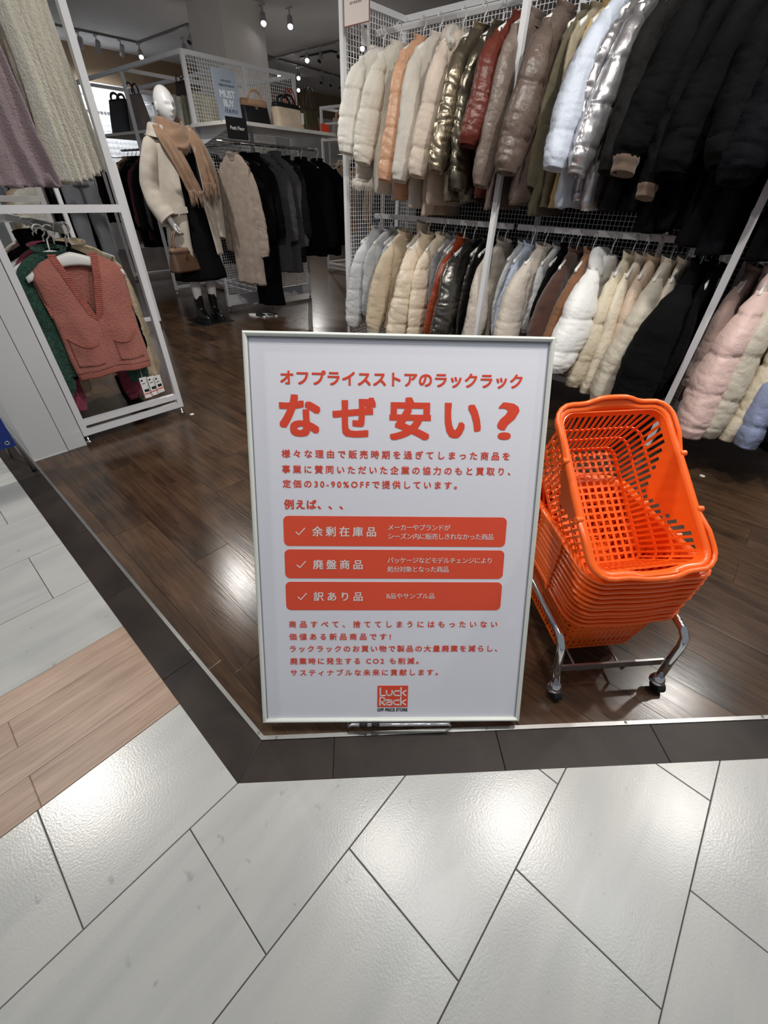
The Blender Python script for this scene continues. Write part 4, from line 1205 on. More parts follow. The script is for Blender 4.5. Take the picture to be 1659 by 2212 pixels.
puff('rust red leather jacket on the lower rail', -1.855, 'L', 'rust', LS=.54, q=.3, quilt=.12, out=.05, st=(.06, .05))
puff('shiny gunmetal puffer with puffed cuff on the lower rail', -1.76, 'L', 'gunmetal', wide=.095, LS=.50, q=.26, quilt=.2, wr=1.8)
coat('dark gunmetal coat hung next to the shiny puffer', -1.69, 'L', 'gunmetal', LS=.58, wr=1.6, strip=True)
coat('black leather coat by the lower part of the white post', -1.63, 'L', 'black', LS=.5, strip=True)
coat('light stone coat hanging against the lower part of the white post', -1.555, 'L', 'stone', LS=.60, out=.05, dy=.02, st=(.07, .07))
coat('grey shawl jacket right of the white post, lower rail', -1.42, 'L', 'coolgrey', LS=.46, strip=True)
coat('grey blue crumpled jacket with pale blue sleeve', -1.355, 'L', 'greyblue', LS=.42, sr=(.06, .05), wr=1.6, out=.05)
puff('stone grey quilted jacket beside the dark brown one', -1.26, 'L', 'stone', wide=.10, LS=.56, q=.26, quilt=.2)
coat('cool grey wool jacket deep behind the stone jacket', -1.19, 'L', 'coolgrey', LS=.4, strip=True)
coat('black jacket in the gap before the dark brown coat', -1.14, 'L', 'black', LS=.4, strip=True)
puff('dark chocolate brown padded coat', -1.06, 'L', 'dbrown', wide=.092, LS=.57, q=.3, quilt=.16)
puff('caramel brown padded jacket', -.97, 'L', 'brown', wide=.08, LS=.57, q=.3, quilt=.16)
puff('bright white puffer jacket with big hood', -.865, 'L', 'bwhite', wide=.125, LS=.48, L=.60, q=.16, quilt=.26, hood=1.1, out=.16, W=.21)
puff('cream puffer jacket next to the white hooded one', -.765, 'L', 'cream2', LS=.60, q=.2, quilt=.22, out=.09, sr=(.085, .075), st=(.06, .055))
coat('pale cream coat between two cream puffers', -.705, 'L', 'cream', LS=.62, out=.07, st=(.05, .045))
puff('sandy beige puffer jacket', -.645, 'L', 'sand', LS=.62, q=.22, quilt=.22, out=.07, sr=(.08, .07), st=(.055, .05))
puff('grey beige quilted puffer with long sleeve', -.565, 'L', 'greige', wide=.105, LS=.62, q=.24, quilt=.2)
coat('beige jacket behind the grey beige puffer', -.50, 'L', 'greybeige', LS=.5, st=(.05, .045))
coat('long black coat with wide hem on the lower rail', -.415, 'L', 'blackpuff', wide=.135, dy=-.10, LS=.58, L=.68, W=.25, T=.06, fold=.2)
coat('black jacket hard against the right white post', -.345, 'L', 'black', dy=-.06, LS=.5, W=.22)
coat('dusty taupe jacket right of the right white post', -.20, 'L', 'dustytaupe', LS=.44, wr=1.3, st=(.055, .05))
puff('pale pink puffer jacket', -.13, 'L', 'pink', wide=.115, LS=.63, q=.165, quilt=.24, out=.13)
puff('greige puffer jacket right of the pink one', -.03, 'L', 'greige', wide=.085, LS=.66, q=.2, quilt=.24)
puff('pale yellow cream puffer jacket with narrow sleeve', .045, 'L', 'cream2', LS=.66, q=.2, quilt=.24, sr=(.08, .07), st=(.06, .05), out=.09)
puff('blue grey puffer jacket', .12, 'L', 'bluegrey', wide=.085, LS=.65, q=.2, quilt=.24)
coat('navy black coat right of the blue grey puffer', .21, 'L', 'navy', LS=.6, L=.72, W=.25, T=.055)
coat('black coat at the right end of the lower rail', .31, 'L', 'black', LS=.6, L=.74, W=.25, T=.055)
# ------------------------------------------------------------------ left rack: knitwear
LYC = .725
def knit(label, X, Yc, Z, m, **k):
    d = dict(kind='jacket', T=.034, W=.22, L=.70, LS=.62, sr=(.075, .055), st=(.03, .026), fold=.55, ffreq=.62, nseg=84, wr=1.0, out=.02, name='sweater', cat='sweater')
    d.update(k)
    return garment(label, X, Yc, Z, R90 + d.pop('yaw', 0.0), F_[m], **d)
knit('mauve knitted cardigan hanging on the upper rail of the left rack', -2.70, .60, 1.855, 'mauve', L=.715, fold=-1.0, LS=.60, W=.16, sr=(.03, .03), out=.0, flare=1.12, T=.055, yaw=.1, ffreq=.95, nseg=140, wr=.5)
knit('second mauve cardigan edge just behind the first', -2.78, .60, 1.855, 'mauve', L=.70, fold=-1.0, LS=.60, W=.13, sr=(.05, .045), out=.01, flare=1.1, T=.04, yaw=.4)
for i, (x, y, wd, ln, lab) in enumerate(((-2.675, .815, .040, .70, 'narrow cream knit cardigan front next to the mauve cardigan'), (-2.715, .865, .045, .69, 'cream cable knit cardigan with long vertical folds'),
        (-2.745, .915, .045, .675, 'cream cardigan with a brown shadowed fold on the upper rail'), (-2.775, .962, .042, .655, 'outermost cream cardigan beside the white post of the left rack'))):
    knit(lab, x, y, 1.86, 'knitcream', L=ln, fold=-.9, W=wd, LS=ln - .12, sr=(.016, .016), st=(.03, .03), out=-.01, T=.04, flare=1.1, yaw=.5, ffreq=1.5, nseg=110, wr=.35, sides=(1,), collar=0)
knit('cream long sleeved sweater deeper on the upper rail', -2.95, .78, 1.86, 'knitcream', L=.64, fold=.8, LS=.6)
knit('pale mauve sweater at the back of the upper rail', -3.05, .70, 1.86, 'mauve', L=.68, fold=.8, LS=.6)
knit('ecru sweater at the far part of the upper rail', -3.2, .72, 1.86, 'ecru', L=.66, LS=.6)
# lower rail, behind the vest
knit('green mottled knit sweater right behind the salmon vest', -2.735, .655, .895, 'green', L=.56, LS=.60, W=.205, sr=(.075, .06), out=.0, fold=.3)
knit('black knit sweater behind the green one', -2.80, .70, .90, 'black', L=.60, LS=.5, W=.20)
knit('rose pink knit with a long sleeve reaching under the green sweater', -2.845, .67, .90, 'rose', L=.62, LS=.74, sr=(.06, .05), out=-.03, W=.2)
knit('ecru wool cardigan on the lower rail, frayed at its cuffs', -2.875, .79, .905, 'ecru', L=.60, LS=.68, W=.215, sr=(.045, .045), out=.02)
knit('black ribbed sweater further along the lower rail', -2.96, .66, .905, 'black', L=.62, LS=.6, W=.23, collar=.07)
knit('charcoal sweater at the back of the lower rail', -3.05, .70, .905, 'charcoal', L=.62, LS=.6, W=.23)
knit('dark wine sweater at the back of the lower rail', -3.14, .72, .905, 'wine', L=.60, LS=.6, W=.22)
knit('oat coloured sweater at the back of the lower rail', -3.25, .72, .905, 'oat', L=.60, LS=.6, W=.22)
# --- the salmon vest
vest = thing('knit_vest', 'salmon pink sleeveless V neck knit vest with two patch pockets', 'vest', (-2.672, .728, .89), (0, 0, R90 - .10))
SAL = F_['salmon']
RIBM = bpy.data.materials.new('salmon_rib'); RIBM.use_nodes = True
def rib_mat(m_, col, axis, scale):
    N = m_.node_tree.nodes; Lk = m_.node_tree.links; b = N['Principled BSDF']
    b.inputs['Base Color'].default_value = col; b.inputs['Roughness'].default_value = .95
    tc = N.new('ShaderNodeTexCoord'); wv = N.new('ShaderNodeTexWave'); wv.bands_direction = axis; wv.inputs['Scale'].default_value = scale; wv.inputs['Distortion'].default_value = .3
    Lk.new(tc.outputs['Object'], wv.inputs['Vector'])
    bp_ = N.new('ShaderNodeBump'); bp_.inputs['Strength'].default_value = .8; bp_.inputs['Distance'].default_value = .003
    Lk.new(wv.outputs['Fac'], bp_.inputs['Height']); Lk.new(bp_.outputs[0], b.inputs['Normal'])
rib_mat(RIBM, srgb(178, 106, 92), 'Z', 26)
RIBV = bpy.data.materials.new('salmon_rib_vertical'); RIBV.use_nodes = True
rib_mat(RIBV, srgb(182, 110, 96), 'X', 40)
VL = .565
def v_edge(z):      # outer silhouette half width at height z (negative down)
    d = -z
    return pw([(0, .085), (.03, .15), (.06, .185), (.09, .196), (.16, .192), (.25, .186), (.36, .186), (.48, .19), (.565, .186)], d)
def v_neck(z):      # half opening of the V
    d = -z
    return max(0.0, .072 * (1 - max(0, d - .01) / .262)) if d < .272 else 0.0
def v_y(x, z, side):
    d = -z
    th = .034 * min(1, .25 + d / .12)
    e = v_edge(z)
    y = -th * math.sqrt(max(0, 1 - (abs(x) / (e + .003)) ** 2.6))
    y += (.013 * math.sin(x * 38 + 1.2 + 2 * nz(x * 3, z * 3, 8)) * min(1, d / .3) + .006 * math.sin(x * 21 - z * 14)) * (1 - (abs(x) / e) ** 2) + .006 * nz(x * 9, z * 7, 3.3) + .004 * nz(x * 22, z * 16, 1.1)
    return y if side > 0 else th * .9 * math.sqrt(max(0, 1 - (abs(x) / (e + .003)) ** 2.6))
def v_sheet(x_of, name, m, side, rows, cols, z0, z1, lift=0.0, xflip=None, th=.003, parent=None):
    mb = MB(); vs = []; fs = []
    for i in range(rows + 1):
        z = lerp(z0, z1, i / rows); xa, xb = x_of(z)
        for j in range(cols + 1):
            x = lerp(xa, xb, j / cols)
            zz = z - (.010 * (x / .19) ** 2 if z < -.5 else 0) + (.012 * (x) if i == rows else 0)
            vs.append((x, v_y(x, z, side) - lift * side, zz))
    n = cols + 1
    for i in range(rows):
        for j in range(cols): fs.append((i * n + j, i * n + j + 1, (i + 1) * n + j + 1, (i + 1) * n + j))
    mb.add(vs, fs)
    me_ = mb.me(name, True)
    bm = bmesh.new(); bm.from_mesh(me_); bmesh.ops.solidify(bm, geom=bm.faces[:], thickness=th); bm.to_mesh(me_); bm.free()
    for p in me_.polygons: p.use_smooth = True
    return link(name, me_, m, parent or vest)
BANDW = .030
v_sheet(lambda z: (v_neck(z) - .003 if v_neck(z) < .004 else v_neck(z) + .002, v_edge(z)), 'front_panel', SAL, 1, 44, 18, -.004, -VL + .03)
v_sheet(lambda z: (-v_edge(z), -(v_neck(z) - .003 if v_neck(z) < .004 else v_neck(z) + .002)), 'front_panel', SAL, 1, 44, 18, -.004, -VL + .03)
v_sheet(lambda z: (-v_edge(z), v_edge(z)), 'back_panel', SAL, -1, 40, 24, -.03, -VL + .03)
v_sheet(lambda z: (-v_edge(z) * .99, v_edge(z) * .99), 'hem_rib', RIBV, 1, 4, 30, -VL + .031, -VL)
v_sheet(lambda z: (-v_edge(z) * .99, v_edge(z) * .99), 'hem_rib', RIBV, -1, 4, 24, -VL + .031, -VL)
# ribbed neck bands with real ridges, set proud of the front
for sg in (1, -1):
    mb = MB(); vs = []; fs = []; NR = 132; NCx = 5
    for i in range(NR + 1):
        z = lerp(.004, -.290, i / NR)
        xi = max(0.0, .072 * (1 - max(0, -z - .01) / .262)) if z > -.272 else 0.0
        xi0 = xi - .001; xo = xi + BANDW * (1.0 if z > -.26 else max(.05, (z + .292) / .032))
        for j in range(NCx + 1):
            x = lerp(xi0, xo, j / NCx)
            rg_ = .0016 * (1 if (i // 2) % 2 else -1)
            vs.append((sg * x, v_y(sg * x, min(z, -.004), 1) - .0045 - rg_ + (.012 if j == 0 else 0) * 0, z))
    n = NCx + 1
    for i in range(NR):
        for j in range(NCx): fs.append((i * n + j, i * n + j + 1, (i + 1) * n + j + 1, (i + 1) * n + j))
    mb.add(vs, fs)
    me_ = mb.me('neck_rib'); bm = bmesh.new(); bm.from_mesh(me_); bmesh.ops.solidify(bm, geom=bm.faces[:], thickness=.004); bm.to_mesh(me_); bm.free()
    link('neck_rib', me_, mat('salmon_band', srgb(172, 100, 87), .95, 0, .1, 40, .4, 200), vest)
# back neck band
bn = MB()
bn.tube([(x, .026, -.005 - .05 * (1 - (x / .072) ** 2)) for x in [(-.072 + .144 * k / 14) for k in range(15)]], .011, 8, flat=.5)
bn.obj('back_neck_rib', RIBM, vest, True)
# pockets with a curved, proud top edge
for sg in (1, -1):
    def pk_x(u, v): return sg * lerp(.045, .165, u)
    mb = MB(); vs = []; fs = []; nu, nv = 14, 10
    for i in range(nv + 1):
        for j in range(nu + 1):
            u, v = j / nu, i / nv
            x = sg * lerp(.040, .165, u)
            ztop = -.375 - .028 * math.sin(PI * u) ** .8 - .02 * (1 - u) + .018 * u
            z = lerp(ztop, -.505, v)
            puffy = .012 * math.sin(PI * u) * (1 - v) ** 2
            vs.append((x, v_y(x, z, 1) - .004 - puffy, z))
    n = nu + 1
    for i in range(nv):
        for j in range(nu): fs.append((i * n + j, i * n + j + 1, (i + 1) * n + j + 1, (i + 1) * n + j))
    mb.add(vs, fs); me_ = mb.me('pocket', True); bm = bmesh.new(); bm.from_mesh(me_); bmesh.ops.solidify(bm, geom=bm.faces[:], thickness=.003); bm.to_mesh(me_); bm.free()
    pko = link('pocket', me_, SAL, vest)
    MB().tube([(vs[j][0], vs[j][1] - .002, vs[j][2]) for j in range(nu + 1)], .0032, 8).obj('pocket_edge', mat('salmon_band', srgb(172, 100, 87)), pko, True)
# armhole ribs
for sg in (1, -1):
    MB().tube([(sg * v_edge(-d), -.004 + .012 * math.sin(d * 14), -d) for d in [.06 + .20 * k / 12 for k in range(13)]], .006, 8).obj('armhole_rib', RIBM, vest, True)
# its hanger, white plastic with chrome hook, shoulder end poking out
vh = thing('clothes_hanger', 'white plastic hanger with chrome hook holding the salmon vest', 'hanger', (-2.672, .718, .892), (0, 0, R90 - .10))
rings = []
for i in range(23):
    u = -1 + 2 * i / 22
    cz = -.020 - .075 * abs(u) ** 1.5; hg = lerp(.030, .014, abs(u) ** .8)
    rings.append([(u * .21, .010 * math.cos(2 * PI * k / 10), cz + hg * math.sin(2 * PI * k / 10)) for k in range(10)])
MB().loft(rings).obj('shoulder_bar', WHITE_PLASTIC, vh, True)
hp = [(0, 0, .03), (.004, 0, .06)] + [(.026 * math.cos(math.radians(-60 + 250 * k / 14)), 0, .098 + .026 * math.sin(math.radians(-60 + 250 * k / 14))) for k in range(15)]
MB().tube(hp, .0036, 10).obj('hook', CHROME, vh, True)
# price tags under the vest
for i, (yy, lab) in enumerate(((.845, 'white price tag hanging lowest under the vest hem, partly under another tag'), (.885, 'white price tag between two others under the vest hem'), (.918, 'white price tag nearest the white rack post'))):
    tg = thing('price_tag', lab, 'tag', (-2.655 + .012 * i, yy, .275), (0, 0, R90 + .1 * i))
    zb = -.135 + .01 * i
    MB().bbox(-.021, .021, -.0006, .0006, zb, -.012, .0001).obj('tag_card', PAPER, tg)
    MB().tube([(0, 0, -.014), (.002, .001, .02), (0, 0, .045)], .0007, 6).obj('tag_string', PAPER, tg)
    mk = MB(); mk.box(-.015, -.004, -.0012, -.0008, -.034, -.024); mk.box(-.012, .014, -.0012, -.0008, zb + .036, zb + .052); mk.box(-.014, .004, -.0012, -.0008, -.050, -.046)
    mk.obj('tag_print', INK, tg)
    MB().box(-.019, .019, -.0012, -.0008, zb + .022, zb + .028).obj('tag_red_line', RED, tg)
# black boot standing under the left rack
boot = thing('ankle_boot', 'black heeled boot standing on the floor under the knitwear', 'boot', (-2.92, .83, 0), (0, 0, .35))
def boot_mesh():
    mb = MB(); rings = []
    for i in range(15):
        s = i / 14
        z = lerp(.20, .03, s); cx = lerp(-.035, -.02, s); r = lerp(.038, .042, s)
        stretch = 1 + 1.3 * sm((s - .62) / .38)
        rings.append([(cx + r * (stretch if math.cos(a) > 0 else 1) * math.cos(a) + (.02 * sm((s - .6) / .4)), r * .85 * math.sin(a), z) for a in [2 * PI * k / 18 for k in range(18)]])
    mb.loft(rings)
    return mb
bs = boot_mesh(); bs.obj('boot_upper', mat('black_suede', srgb(18, 17, 17), .8, 0, .1, 20, spec=.2), boot, True)
MB().loft([[(-.035 + (.11 if math.cos(a) > 0 else .034) * math.cos(a) + .02, .036 * math.sin(a), z) for a in [2 * PI * k / 20 for k in range(20)]] for z in (.0, .028)]).obj('boot_sole', BLACK_PLASTIC, boot)
# small white discs stuck on the floor
for (x, y, lab) in ((-2.56, 1.032, 'small white disc on the floor beside the left rack foot'), (.041, 2.56, 'small white disc on the floor by the padded jackets')):
    o = MB().lathe((0, 0, 0), [(.013, 0), (.013, .0016), (.011, .0022)], 20).obj('floor_disc', WHITE_PLASTIC); o.location = (x, y, .0002); tag(o, lab, 'floor disc')

# ------------------------------------------------------------------ blue board on a stand outside the pilaster
bb = thing('floor_sign', 'blue board on a metal leg stand outside the white pilaster', 'sign', (-2.46, .137, 0))
BLUE = mat('blue_print', srgb(28, 52, 128), .45, 0, .03)
MB().box(-.006, .006, -.46, .0, .168, 1.15).obj('board', BLUE, bb)
MB().tube([(-.012, -.012, .30), (-.022, -.004, .175), (-.036, .012, .006)], .0065, 12).obj('stand_leg', STEEL, bb, True)
MB().tube([(-.012, -.44, .30), (-.022, -.45, .175), (-.036, -.46, .006)], .0065, 12).obj('stand_leg', STEEL, bb, True)
MB().tube([(-.02, -.03, .25), (-.26, -.03, .006)], .0065, 10).obj('back_leg', STEEL, bb, True)
for x, y in ((-.036, .012), (-.036, -.46)): MB().lathe((x, y, 0), [(.009, 0), (.009, .016), (.006, .02)], 12).obj('rubber_foot', BLACK_PLASTIC, bb, True)
gr = MB().tube([(.0068, -.026 + .008 * math.cos(2 * PI * k / 16), .192 + .008 * math.sin(2 * PI * k / 16)) for k in range(16)], .003, 8, closed=True)
gr.obj('grommet', CHROME, bb, True)
MB().beam((.0066, -.115, .245), (.0066, -.052, .213), .0012, .0035).obj('printed_line', PAPER, bb)

# ------------------------------------------------------------------ cards and small signs
puf = thing('sign_card', 'off white sale card lettered PUFFER with brown edge on the jacket rack', 'sign', (-2.575, 2.585, 1.925))
CARD = mat('card_offwhite', srgb(226, 214, 208), .6, 0, .02); BRN = mat('card_brown', srgb(140, 70, 60), .6, 0, .02)
MB().box(-.1, .1, -.002, .002, 0, .29).obj('card', CARD, puf)
ed = MB(); ed.box(-.1, .1, -.0028, .0028, -.0035, 0); ed.box(-.1035, -.1, -.0028, .0028, -.0035, .29); ed.box(.1, .1035, -.0028, .0028, -.0035, .29); ed.box(-.1035, .1035, -.0028, .0028, .29, .2935)
ed.obj('card_edge', BRN, puf)
CM = Matrix(((1, 0, 0, 0), (0, 0, -1, -.0023), (0, 1, 0, 0), (0, 0, 0, 1)))
lettering('PUFFER', -.058, .050, .131, .036, .001, BRN, puf, CM, .0004)
def scribble(parent, M, rows, m, seed=1):
    """tiny print too small to read in the photo: short dashes"""
    rg = random.Random(seed); mb = MB()
    for (x0, x1, y, h) in rows:
        x = x0
        while x < x1:
            wd = rg.uniform(.4, 1.0) * h
            mb.add([M @ Vector((x, y - h / 2 * rg.uniform(.5, 1), .0005)), M @ Vector((x + wd, y - h / 2, .0005)), M @ Vector((x + wd, y + h / 2, .0005)), M @ Vector((x, y + h / 2 * rg.uniform(.5, 1), .0005))], [(0, 1, 2, 3)])
            x += wd + h * rg.uniform(.25, .7)
    return mb.obj('small_print', m, parent)
scribble(puf, CM, [(-.052, .042, .082, .011)], mat('card_grey_ink', srgb(120, 112, 110), .6, 0, 0))
MB().tube([(0, .02, .29), (0, .035, .3)], .003, 6).obj('card_clip', WHITE_PLASTIC, puf)
szc = thing('size_card', 'small white size card clipped to the wire side panel', 'tag', (-2.715, 2.80, 1.885), (0, 0, R90))
MB().box(-.035, .035, -.002, .002, 0, .11).obj('card', PAPER, szc)
lettering('M', -.011, .012, .080, .026, .001, INK, szc, CM, .0004)
# MUST BUY card standing on the shelf
mb_ = thing('sign_card', 'grey blue card lettered MUST BUY Items standing on the bag shelf', 'sign', (-4.30, 2.765, 1.602), (math.radians(-4), 0, R90))
CARDB = mat('card_blue', srgb(150, 160, 174), .45, 0, .04)
MB().box(-.11, .11, -.003, .003, 0, .315).obj('card', CARDB, mb_)
CW = mat('card_white_ink', srgb(214, 220, 228), .5, 0, 0); CD = mat('card_dark_ink', srgb(62, 74, 98), .5, 0, 0)
CM2 = Matrix(((1, 0, 0, 0), (0, 0, -1, -.0033), (0, 1, 0, 0), (0, 0, 0, 1)))
lettering('MUST', -.072, .075, .168, .062, .0015, CW, mb_, CM2, .0004)
lettering('BUY', -.050, .050, .112, .058, .0015, CW, mb_, CM2, .0004)
lettering('Items', -.045, .075, .068, .048, .0005, CD, mb_, CM2, .0006, shear=.35)
scribble(mb_, CM2, [(-.04, .045, .246, .012), (-.065, .075, .218, .013)], CD, 4)
pf = thing('brand_card', 'black card lettered Petit Fleur hanging from the shelf edge', 'sign', (-4.158, 2.715, 1.475), (0, 0, R90))
MB().box(-.10, .10, -.002, .002, 0, .14).obj('card', mat('card_black', srgb(24, 24, 26), .4, 0, .02), pf)
lettering('Petit Fleur', -.066, .072, .073, .032, .0006, mat('card_white', srgb(226, 226, 222), .5, 0, 0), pf, CM, .0004, fit=False)

# ------------------------------------------------------------------ handbags on the shelf
def bag(name, label, loc, rz, w, d, h, m, trim=None, trim_h=.0, handle_m=None, hh=.10, hw=.09, hr=.006, taper=.82, clasp=None, nh=2, tagm=None, bulge=.08):
    t = thing(name, label, 'handbag', loc, (0, 0, rz))
    def ring(z):
        f = z / h; ww = w / 2 * lerp(1, taper, f); dd = d / 2 * lerp(1, .42, f)
        out_ = []
        for k in range(28):
            a = 2 * PI * k / 28; ca, sa = math.cos(a), math.sin(a)
            b_ = 1 + bulge * math.sin(PI * f)
            out_.append((abs(ca) ** .35 * (1 if ca > 0 else -1) * ww, abs(sa) ** .45 * (1 if sa > 0 else -1) * dd * b_, z))
        return out_
    zs = [0, .006] + [h * k / 10 for k in range(1, 11)]
    MB().loft([ring(z) if z else [(v[0] * .96, v[1] * .94, 0) for v in ring(0)] for z in zs]).obj('bag_body', m, t, True)
    if trim:
        r0, r1 = [[(v[0] * 1.015, v[1] * 1.06, v[2]) for v in ring(z)] for z in (h - trim_h, h + .002)]
        MB().loft([r0, r1]).obj('trim_band', trim, t, True)
    for i in range(nh):
        sy = (-1 if i == 0 else 1) * d * .17
        pts = [(hw * math.cos(a) * (1.0), sy - .01 * math.sin(a) * (1 if i == 0 else -1), h - .01 + hh * math.sin(a) ** .8) for a in [PI * k / 16 for k in range(17)]]
        MB().tube(pts, hr, 10, flat=1.0).obj('handle', handle_m or trim or m, t, True)
    if clasp: MB().box(-.01, .01, -d * .27 - .012, -d * .2, h * .62, h * .76).obj('clasp', clasp, t)
    if tagm: MB().box(w * .3, w * .3 + .03, -d * .52, -d * .5, h * .25, h * .7).obj('price_tag', tagm, t)
    return t
GOLDM = mat('brass', (0.75, 0.55, 0.28, 1), .3, 1.0, 0)
LB = mat('black_leather', srgb(26, 26, 30), .4, 0, .05, 20, .15, 120); LT = mat('tan_leather', srgb(176, 140, 112), .45, 0, .08, 20, .15, 120)
LC_ = mat('cream_canvas', srgb(222, 202, 178), .7, 0, .06, 30, .2, 200); LO = mat('olive_leather', srgb(66, 62, 42), .5, 0, .08, 20, .15, 120); LR = mat('red_leather', srgb(160, 58, 42), .45, 0, .05)
LBR = mat('brown_leather', srgb(86, 61, 46), .5, 0, .08, 15, .2, 90)
bag('handbag', 'black handbag with tan top band and brass clasp on the shelf', (-4.40, 3.08, 1.602), R90, .30, .13, .17, LB, LT, .045, LT, .07, .07, .008, .86, GOLDM, nh=1)
bag('handbag', 'cream canvas handbag with black top band and handles on the shelf', (-4.40, 3.45, 1.602), R90 + .1, .36, .17, .18, LC_, LB, .03, LB, .07, .085, .009, .88, None, tagm=PAPER)
bag('handbag', 'small olive handbag with tall dark and red handles on the shelf', (-4.42, 3.75, 1.602), R90 + .05, .20, .11, .165, LO, None, 0, mat('dark_handle', srgb(48, 34, 30), .4, 0, .03), .17, .055, .006, .9, None)
rh = bag('tote_bag', 'tote with red handles behind the cream and olive bags', (-4.60, 3.66, 1.602), R90, .22, .09, .15, LBR, None, 0, LR, .18, .06, .006, .9)
pt = thing('price_flag', 'red price card at the edge of the bag shelf', 'tag', (-4.30, 3.84, 1.602), (0, 0, R90))
MB().add([(-.05, -.03, 0), (.05, -.03, 0), (.05, 0, .07), (-.05, 0, .07), (-.05, .004, 0), (.05, .004, 0), (.05, .004, .07), (-.05, .004, .07)], [(0, 1, 2, 3), (7, 6, 5, 4), (0, 4, 5, 1), (1, 5, 6, 2), (2, 6, 7, 3), (3, 7, 4, 0)]).obj('card', RED, pt)
# bags on the shelf of the far bay
bag('tote_bag', 'slouchy black tote bag on the white shelf of the far bay', (-6.98, 2.98, 1.612), .15, .40, .2, .31, LB, None, 0, LB, .06, .08, .012, .78)
bag('tote_bag', 'grey brown soft tote bag next to the black tote', (-6.58, 3.0, 1.612), .2, .30, .16, .33, mat('grey_suede', srgb(122, 112, 110), .8, 0, .1, 15, .2, 80), None, 0, LB, .10, .06, .009, .7)
bag('backpack', 'tall dark brown bag behind the mannequin head', (-5.55, 3.05, 1.612), 0, .2, .14, .36, mat('dark_brown_leather', srgb(54, 38, 30), .6, 0, .08), None, 0, LBR, .05, .05, .007, .95)
bag('knit_hat', 'striped brown knit hat on the shelf beside the tall brown bag', (-5.95, 3.05, 1.612), 0, .2, .18, .13, mat('striped_knit', srgb(120, 96, 76), .9, 0, .3, 40, .4, 120), None, 0, None, nh=0, taper=.6)['category'] = 'hat'
for i, (x, rgb) in enumerate(((-5.02, (196, 190, 160)), (-5.12, (180, 176, 150)), (-5.24, (120, 118, 104)), (-5.34, (200, 196, 178)))):
    bag('bucket_bag', ['pale cream fabric pouch behind the wire end panel', 'greenish cream pouch behind the wire end panel', 'dark grey pouch behind the wire end panel', 'ivory pouch standing deeper behind the wire end panel'][i], (x, 2.96, 1.612), R90, .24, .09, .22, mat('pouch%d' % i, srgb(*rgb), .85, 0, .15, 30, .3, 120), None, 0, None, nh=0, taper=.92)

# ------------------------------------------------------------------ coats on the bag rack
def c2(label, Y, m, **k):
    d = dict(kind='coat', T=.04, W=.20, L=.95, LS=.62, sr=(.08, .06), st=(.035, .032), out=.04, fold=.45, hproto=HANG_B)
    d.update(k)
    return garment(label, d.pop('X', -4.5), Y, 1.385, d.pop('yaw', .15), F_[m], **d)
c2('taupe wool coat on the rail under the bag shelf', 2.80, 'taupewool', L=1.06, LS=.72, W=.19, yaw=.22, X=-4.42)
c2('black thin coat right after the taupe one', 2.93, 'navy', L=1.02, yaw=.5)
c2('black long trousers and top reaching almost to the floor', 3.04, 'black', L=1.30, W=.16, LS=.6, yaw=.5, X=-4.45)
c2('dark grey wool coat on the rail under the cream bag', 3.19, 'dgrey', L=.98, yaw=.55)
c2('mid dark grey wool coat with wide collar under the cream bag', 3.33, 'dgrey', L=1.0, LS=.7, yaw=.6, collar=.06)
c2('dark brown coat hidden behind the grey wool coats', 3.45, 'charcoal', L=.9)
zj = c2('black zip jacket with a small beige tag under the olive bag', 3.66, 'black', L=.86, W=.24, T=.06, LS=.72, sr=(.10, .08), yaw=.62, zipm=STEEL, hproto=HANG)
MB().box(-.018, .018, -.085, -.083, -.30, -.22).obj('price_tag', mat('beige_tag', srgb(222, 206, 178), .7, 0, .02), zj)
c2('navy black blouson next to the zip jacket', 3.88, 'navy', L=.86, W=.24, T=.06, LS=.72, sr=(.10, .08), yaw=.62, hproto=HANG)
# white slippers on the floor
for (x, y, r, lab) in ((-4.42, 2.80, .3, 'white slipper on the floor under the long black trousers'), (-4.36, 2.90, .55, 'white slipper beside the first under the coats')):
    sl = thing('slipper', lab, 'slipper', (x, y, 0), (0, 0, r + R90))
    MB().loft([[(.036 * (1 + .25 * math.sin(a)) * math.cos(a), .115 * math.sin(a), z) for a in [2 * PI * k / 20 for k in range(20)]] for z in (.0, .014)]).obj('slipper_sole', WHITE_PLASTIC, sl)
    MB().loft([[(.036 * math.cos(PI * k / 12) * 1.02, lerp(-.10, -.01, i / 5), .012 + .035 * math.sin(PI * k / 12) * (.5 + .5 * i / 5)) for k in range(13)] for i in range(6)], closed=False).obj('slipper_upper', BLACK_PLASTIC, sl, True)
# coats in the bay behind the mannequin
rr_ = random.Random(21)
bay = [('beige camel wool coat at the end of the dark coat row', 'tan', -7.25), ('dark brown coat beside the beige one in the far bay', 'dbrown', -7.12), ('navy black coat in the far bay', 'navy', -7.0), ('black coat with deep collar in the far bay', 'black', -6.88),
       ('wine brown coat in the far bay row', 'wine', -6.76), ('charcoal coat in the middle of the far bay', 'charcoal', -6.64), ('black wide shouldered coat in the far bay', 'black', -6.52), ('dark slate grey coat in the far bay', 'dgrey', -6.4), ('black coat at the post of the far bay', 'black', -6.27),
       ('black coat behind the mannequin arm', 'black', -5.98), ('charcoal coat behind the mannequin coat', 'charcoal', -5.85), ('navy coat behind the mannequin', 'navy', -5.72), ('black coat behind the mannequin back', 'black', -5.58), ('brown black coat behind the mannequin', 'dbrown', -5.44), ('charcoal coat next to the wire end panel', 'charcoal', -5.3), ('black coat next to the wire end panel', 'black', -5.16)]
